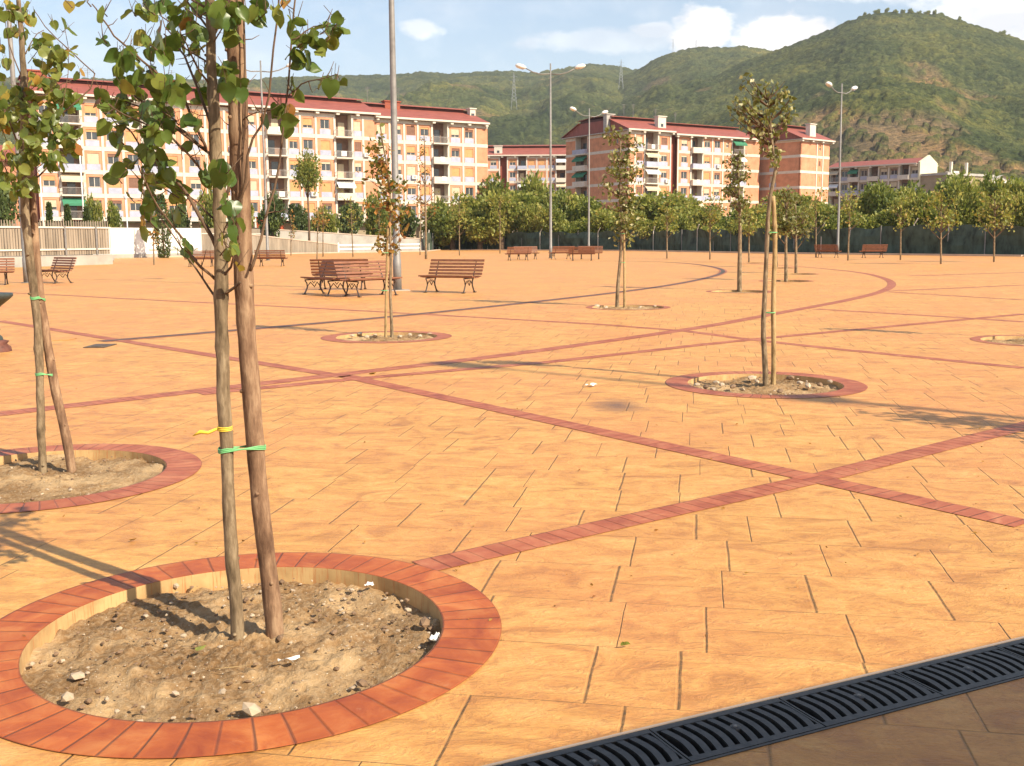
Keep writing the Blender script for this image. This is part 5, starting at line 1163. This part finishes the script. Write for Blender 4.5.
# trees standing outside the frame
sapling((1047, 342), [(1047, 300), (1048, 250), (1048, 200), (1048, 150)], [(1048, 190, 14, 40)], 300, .09, 'leaf_s', 'tree of the half visible pit at the right edge, crown out of the picture', 61, .03)
random.seed(99); t_ = empty('young_tree', (*OFFT, -PD)); tag(t_, 'tree just outside the right edge whose shadow falls beside the brick bands', 'tree', 'young trees planted on the plaza')
s = MB(); s.tube([(0, 0, -.1), (.02, 0, 1.2), (-.03, .02, 2.3), (0, 0, 3.2)], [.04, .035, .025, .01], 8); s.build('trunk', 'bark1', t_, True)
lf = MB(); br = MB()
for i in range(16):
    a = random.uniform(0, 6.28); z0 = random.uniform(1.4, 2.6); tip = Vector((math.cos(a)*random.uniform(.3, .6), math.sin(a)*random.uniform(.3, .6), z0+random.uniform(.3, .8))); br.tube([(0, 0, z0), tip*.5+Vector((0, 0, z0*.5-.05)), tip], [.012, .008, .003], 5)
    for j in range(36): q = Vector((0, 0, z0)).lerp(tip, random.uniform(.2, 1.05)); heart(lf, q+Vector((random.gauss(0, .09), random.gauss(0, .09), random.gauss(0, .09))), .06, rand_dir(.8), random.random())
lf.build('leaves', 'leaf', t_); br.build('branches', 'twig', t_)

# ---------------------------------------------------------------- orchard and garden trees
def tree_proto(seed, n, leaf, mat, shape=(1, 1, .8), lobes=9, trunk_h=.9, tr=.13):
    """unit tree: crown about 1 wide (radius), built around height; returns the root with trunk + crown"""
    random.seed(seed); t_ = empty('orchard_tree'); lf = MB(); s = MB(); cs = []
    for i in range(lobes):
        a = random.uniform(0, 6.28); q = random.uniform(.1, .72); cs.append((Vector((math.cos(a)*q*shape[0], math.sin(a)*q*shape[1], trunk_h+shape[2]*random.uniform(.15, 1.55))), random.uniform(.28, .52), random.gauss(.48, .16)))
    cs.append((Vector((0, 0, trunk_h+shape[2])), .6, .45))
    s.tube([(0, 0, -.15), (.02, .02, trunk_h*.5), (0, 0, trunk_h)], [tr*1.2, tr, tr*.7], 8)
    for c, r_, ti in cs: s.tube([(0, 0, trunk_h*.8), tuple(c*.5+Vector((0, 0, trunk_h*.35))), tuple(c)], [tr*.45, tr*.28, tr*.08], 5)
    s.build('trunk', 'twig', t_, True)
    for i in range(n):
        c, r_, ti = random.choice(cs); d = rand_dir(-.15); q = r_*(random.random()**.33)*random.uniform(.75, 1.18)
        p_ = c+Vector((d.x*q, d.y*q, d.z*q*.8)); nd = (d+rand_dir()*.9).normalized()
        blade(lf, p_, leaf*random.uniform(.6, 1.4), nd, min(1, max(0, random.gauss(ti, .17))), .8)
    lf.build('crown', mat, t_); return t_
def crown_top(o): return float(np.percentile([v.co.z for ch in o.children for v in ch.data.vertices], 99.5))
protos = [tree_proto(101+i, 3400, .125, 'leaf_o', (1, 1, .62+.08*(i % 3)), 9+i, .55) for i in range(5)]
dprotos = [tree_proto(201+i, 3600, .12, 'leaf_d', (1, 1, .8), 10, .6) for i in range(2)]
used = set()
def place(pr, px, Y, ytop, half_px, label, group=None, name='orchard_tree', cat='tree', rz=None, zb=-.35):
    global used
    o = pr if pr.name not in used else copy_tree(pr)
    if o is pr: used.add(pr.name)
    b0 = pz(px, Y); zt = at(px, ytop, Y).z
    top = crown_top(pr)
    w_ = half_px*Y/F/1.02; sz = (zt-zb)/top
    o.location = (b0.x, Y, zb); o.scale = (w_, w_, sz); o.rotation_euler = (0, 0, random.uniform(0, 6.28) if rz is None else rz)
    tag(o, label, cat, group); return o
random.seed(404)
tops = [(430, 205), (460, 196), (490, 178), (515, 180), (545, 184), (575, 192), (600, 200), (630, 196), (650, 196), (680, 204), (710, 206), (740, 206), (770, 200), (800, 200), (820, 200), (850, 188), (880, 184), (910, 185), (935, 186), (960, 176), (990, 180), (1024, 186), (1060, 180)]
def zone(px):
    for lim, s_ in ((455, 'behind the netting right of the near lamp post'), (500, 'behind the netting below the end of the long block'), (548, 'behind the netting left of the middle lamp'), (590, 'behind the netting between the two middle lamps'),
                    (640, 'behind the upright centre tree'), (700, 'below the broad right block'), (765, 'behind the straight narrow sapling'), (838, 'between the forked tree and right lamp'), (915, 'right of the right lamp, below the long low block'), (960, 'below the cream gable end'), (2000, 'at the far right below the hill')):
        if px < lim: return s_
k = 0; seenz = {(0, 26)}
for row, (Yo, step, hf, yo) in enumerate(((6, 27, 19, 16), (16, 30, 24, 4), (34, 44, 26, 0))):
    px = 432+row*11
    while px < 1075:
        yf = float(np.interp(px, [425, 640, 768, 1024], [139, 122, 95, 76])); Y = yf+Yo+random.uniform(-1, 1.5)
        yt = float(np.interp(px, [q[0] for q in tops], [q[1] for q in tops]))+yo+random.choice((-7, -3, 0, 3, 6, 10))
        col = ('green', 'olive green', 'yellow green', 'deep green', 'pale green')[k % 5]
        rn = ('front', 'middle', 'rear')[row]
        place(protos[k % 5], px+random.uniform(-4, 4), Y, yt, hf*random.uniform(.75, 1.4), f'{rn} row {col} tree {zone(px)}' if (row, round(px)//40) not in seenz else f'{rn} row second {col} tree {zone(px)}', 'orchard trees behind the netting fence'); k += 1
        px += step*random.uniform(.85, 1.15)*(.8 if px > 840 else 1)
# garden trees and shrubs on the left
G2 = [(438, 150, 200, 14, 0), (405, 146, 205, 16, 1), (380, 140, 196, 17, 0), (350, 136, 204, 16, 1), (325, 132, 208, 16, 0), (300, 128, 205, 13, 1), (272, 118, 194, 18, 1), (246, 116, 200, 12, 0), (213, 112, 186, 13, 0), (180, 112, 205, 12, 1), (115, 106, 203, 9, 0)]
nm = ['bushy green tree between the long block and the ramp, rightmost', 'dark leafy tree above the far right end of the ramp', 'leafy tree behind the autumn sapling', 'olive bush above the white two bar rail', 'leafy bush above the middle of the ramp', 'dark bush right of the orange container', 'broad dark tree above the orange container',
      'green bush right of the nearest stake', 'rounded green tree behind the nearest trunk', 'low dark bush above the white panel wall', 'reddish green shrub above the left end of the white wall']
for (px, Y, yt, hf, dk), lab in zip(G2, nm): place((dprotos if dk else protos)[k % 2], px, Y, yt, hf, lab, None, 'garden_tree'); k += 1
place(protos[1], 95, 104, 197, 10, 'rounded bright green conifer in front of the long block balconies'); place(dprotos[0], -2, 84, 170, 24, 'large dark tree at the far left edge behind the paling fence'); place(dprotos[1], -22, 78, 180, 22, 'dark tree cut by the left edge of the picture')
for i, (px, yc) in enumerate(((856, 13), (868, 11), (877, 10.5), (886, 10.5), (893, 11), (901, 11), (909, 11.5), (917, 12), (924, 12.5), (931, 13.5), (948, 18), (991, 33), (996, 35))):
    Yc = 1150*math.cos(math.atan((px-512)/F)); zc_ = at(px, yc+3, Yc).z
    place(protos[i % 5], px, Yc, yc-.6-.9*(i % 3), 2.4+1.2*(i % 2), ('tall' if i % 3 == 2 else 'low') + (' broad' if i % 2 else ' narrow') + ' dark tree ' + ('at the left end of the hill crest' if px < 880 else 'near the middle of the hill crest' if px < 905 else 'right of the middle of the hill crest' if px < 940 else 'on the right slope below the hill crest'), 'small trees standing on the hill crest', 'crest_tree', zb=zc_-3)
# round clipped tree on a tall stem before the long block
o = tree_proto(301, 3000, .085, 'leaf_o', (.42, .42, .50), 12, 2.35, .05); o.name = 'street_tree'; b0 = pz(309, 124); used.add(o.name)
o.location = (b0.x, 124, -.3); zt = at(309, 152, 124).z; top = crown_top(o); o.scale = (2.5, 2.5, (zt+.3)/top); tag(o, 'round headed tree on a bare stem in front of the long orange block', 'tree')
# cypresses
def cypress(px, Y, ytop, hw, label, seed):
    random.seed(seed); b0 = pz(px, Y); h_ = at(px, ytop, Y).z+.3; w_ = hw*Y/F; t_ = empty('cypress', (b0.x, Y, -.3)); MB().tube([(0, 0, 0), (0, 0, h_*.8)], [.12, .03], 7).build('trunk', 'twig', t_, True); lf = MB()
    for i in range(1500):
        f = random.random(); a = random.uniform(0, 6.28); q = w_*(math.sin(math.pi*min(1, f*.85+.12))**.6)*random.uniform(.6, 1.1); blade(lf, Vector((math.cos(a)*q, math.sin(a)*q, .2+f*(h_-.2))), .22, (Vector((math.cos(a)*.5, math.sin(a)*.5, 1))+rand_dir()*.5).normalized(), random.random()*.8, .6)
    lf.build('crown', 'leaf_d', t_); tag(t_, label, 'tree')
cypress(163, 92, 196, 7, 'dark columnar cypress in front of the white panel wall', 1); cypress(51, 76, 204, 2.4, 'thin small cypress behind the left bench', 2); cypress(69, 77, 206, 3, 'second thin cypress behind the paling fence', 3); cypress(88, 78, 208, 3.2, 'third thin cypress behind the paling fence, nearest its right end', 4)

# ---------------------------------------------------------------- rubble and litter
random.seed(77)
def stone(x, y, z, r, label, mat='stone', name='stone', cat='stone', group=None, fl=.7):
    s = MB(); s.blobs((0, 0, 0), r, 0, fl); o = s.build(name, mat); o.location = (x, y, z); tag(o, label, cat, group); return o
def soil_z(d): return -PD+(.02 if d == 2 else .0)
for (px, py, r, mt, lab) in ((128, 594, .030, 'stone_d', 'dark clod at the foot of the stake shadow against the pit wall'), (176, 588, .022, 'stone', 'pale stone near the back of the front pit'), (187, 583, .015, 'stone', 'small pale chip by the back wall of the front pit'),
                             (62, 610, .032, 'stone', 'rounded stone left of the near trunk shadow'), (78, 678, .030, 'stone', 'reddish flat stone at the left of the front pit'), (425, 625, .036, 'stone_d', 'dark clod at the right edge of the front pit'), (68, 700, .030, 'stone', 'broad flat stone at the lower left of the front pit'),
                             (362, 686, .022, 'stone_d', 'dark clod at the lower right of the front pit'), (252, 712, .034, 'stone', 'pale lump at the front edge of the front pit'), (274, 600, .020, 'stone_d', 'small clod just behind the foot of the near stake'), (280, 640, .022, 'stone_d', 'small clod beside the foot of the near stake')):
    g = G(px, py, -PD+.02); stone(g.x, g.y, -PD+.03, r, lab, mt)
for i, (px, py, r) in enumerate(((706, 388, .05), (716, 384, .045), (722, 386, .04), (733, 388, .045), (752, 379, .05), (757, 383, .03), (790, 379, .055), (800, 384, .045), (808, 387, .05), (820, 386, .04), (742, 391, .035), (697, 386, .04), (780, 392, .035), (713, 391, .04), (830, 383, .035))):
    g = G(px, py, -PD+.05); stone(g.x, g.y, -PD+.065, r, ('pale' if i % 3 else 'brown') + ' rubble lump ' + ('left of' if px < 760 else 'right of') + ' the slender forked tree in its pit', 'stone' if i % 3 else 'stone_d', 'rubble', 'rubble', 'rubble lumps in the pit of the forked tree')
for i, (px, py, r) in enumerate(((352, 337, .05), (360, 335, .06), (367, 338, .05), (375, 337, .05), (400, 338, .05), (410, 336, .05), (420, 337, .04), (430, 335, .04))):
    g = G(px, py, -PD+.04); stone(g.x, g.y, -PD+.06, r, 'pale rubble lump ' + ('left' if px < 385 else 'right') + ' of the autumn tree in its pit', 'stone', 'rubble', 'rubble', 'rubble lumps in the pit of the autumn tree')
for i, (px, py, r) in enumerate(((597, 307, .07), (606, 308, .06), (640, 308, .05), (655, 307, .05))):
    g = G(px, py, -PD+.04); stone(g.x, g.y, -PD+.06, r, 'rubble lump in the pit of the upright centre tree', 'stone', 'rubble', 'rubble', 'rubble lumps in the pit of the upright centre tree')
for (cx, cy, d) in pits[:3]:
    s = MB()
    for i in range(620 if d == 3 else 160):
        a = random.uniform(0, 6.28); q = RI*.97*random.random()**.45; r = random.choice((.003, .004, .006, .009, .014)); s.blobs((cx+q*math.cos(a), cy+q*math.sin(a), soil_z(d)+.012+random.uniform(-.01, .012)), r, random.choice((0, 1, 1)), .7)
    o = s.build('gravel', ['stone', 'stone_d'], None, False, 'stuff'); o['label'] = 'loose gravel and crumbs scattered on the soil of a pit'
def crumple(px, py, z, w_, l_, ang, label, name='litter', mat='paper', h=.02):
    g = G(px, py, z); s = MB(); n = 5
    P = [[Vector(((i/n-.5)*l_, (j/3-.5)*w_*(.5+.5*math.sin(math.pi*(i+.5)/(n+1))), random.uniform(0, h))) for j in range(4)] for i in range(n+1)]
    for i in range(n):
        for j in range(3): s.face([P[i][j], P[i+1][j], P[i+1][j+1], P[i][j+1]])
    o = s.build(name, mat); o.location = (g.x, g.y, z+.004); o.rotation_euler = (0, 0, ang); tag(o, label, 'litter'); return o
crumple(289, 661, -PD+.045, .016, .08, .4, 'white crumpled tissue on the soil right of the near trunk', h=.012); crumple(434, 641, -PD+.04, .03, .07, 1.1, 'white scrap against the right wall of the front pit'); crumple(369, 587, -PD+.03, .035, .045, .7, 'pale card scrap by the back right wall of the front pit')
crumple(591, 386.5, .006, .07, .12, .2, 'white paper scrap lying on the paving beyond the crossing bands', h=.03); crumple(236, 668, -PD+.04, .003, .14, .25, 'thin pale straw on the soil below the near trunk', 'straw', 'bark_pale', .002)
for (px, py, sz, lab, mt, z) in ((621, 648, .035, 'green fallen leaf on the paving right of the front pit', 'leaf', .004), (196, 650, .035, 'yellow fallen leaf on the soil left of the near trunk', 'leaf_y', -PD+.04), (130, 541, .03, 'small brown fallen leaf on the paving behind the front pit', 'leaf_a', .004), (370, 373.5, .07, 'curled brown leaf lying on the red band beyond the stake', 'leaf_a', .008)):
    s = MB(); heart(s, Vector((0, 0, 0)), sz, Vector((1, .3, .05)), .7, .5); o = s.build('fallen_leaf', mt); g = G(px, py, z); o.location = (g.x, g.y, z+.010); tag(o, lab, 'leaf')
# dry leaf crumbs blown over the paving
s = MB()
for i in range(150):
    px, py = random.uniform(20, 1020), random.uniform(285, 640); g = G(px, py)
    if any(math.hypot(g.x-x, g.y-y) < RI for x, y, d in pits): continue
    blade(s, Vector((g.x, g.y, .007)), random.uniform(.010, .028), Vector((math.cos(i), math.sin(i), .12)), .6+.4*random.random(), .5)
o = s.build('leaf_crumbs', 'leaf_a', None, False, 'stuff'); o['label'] = 'tiny dry leaf crumbs blown across the paving'
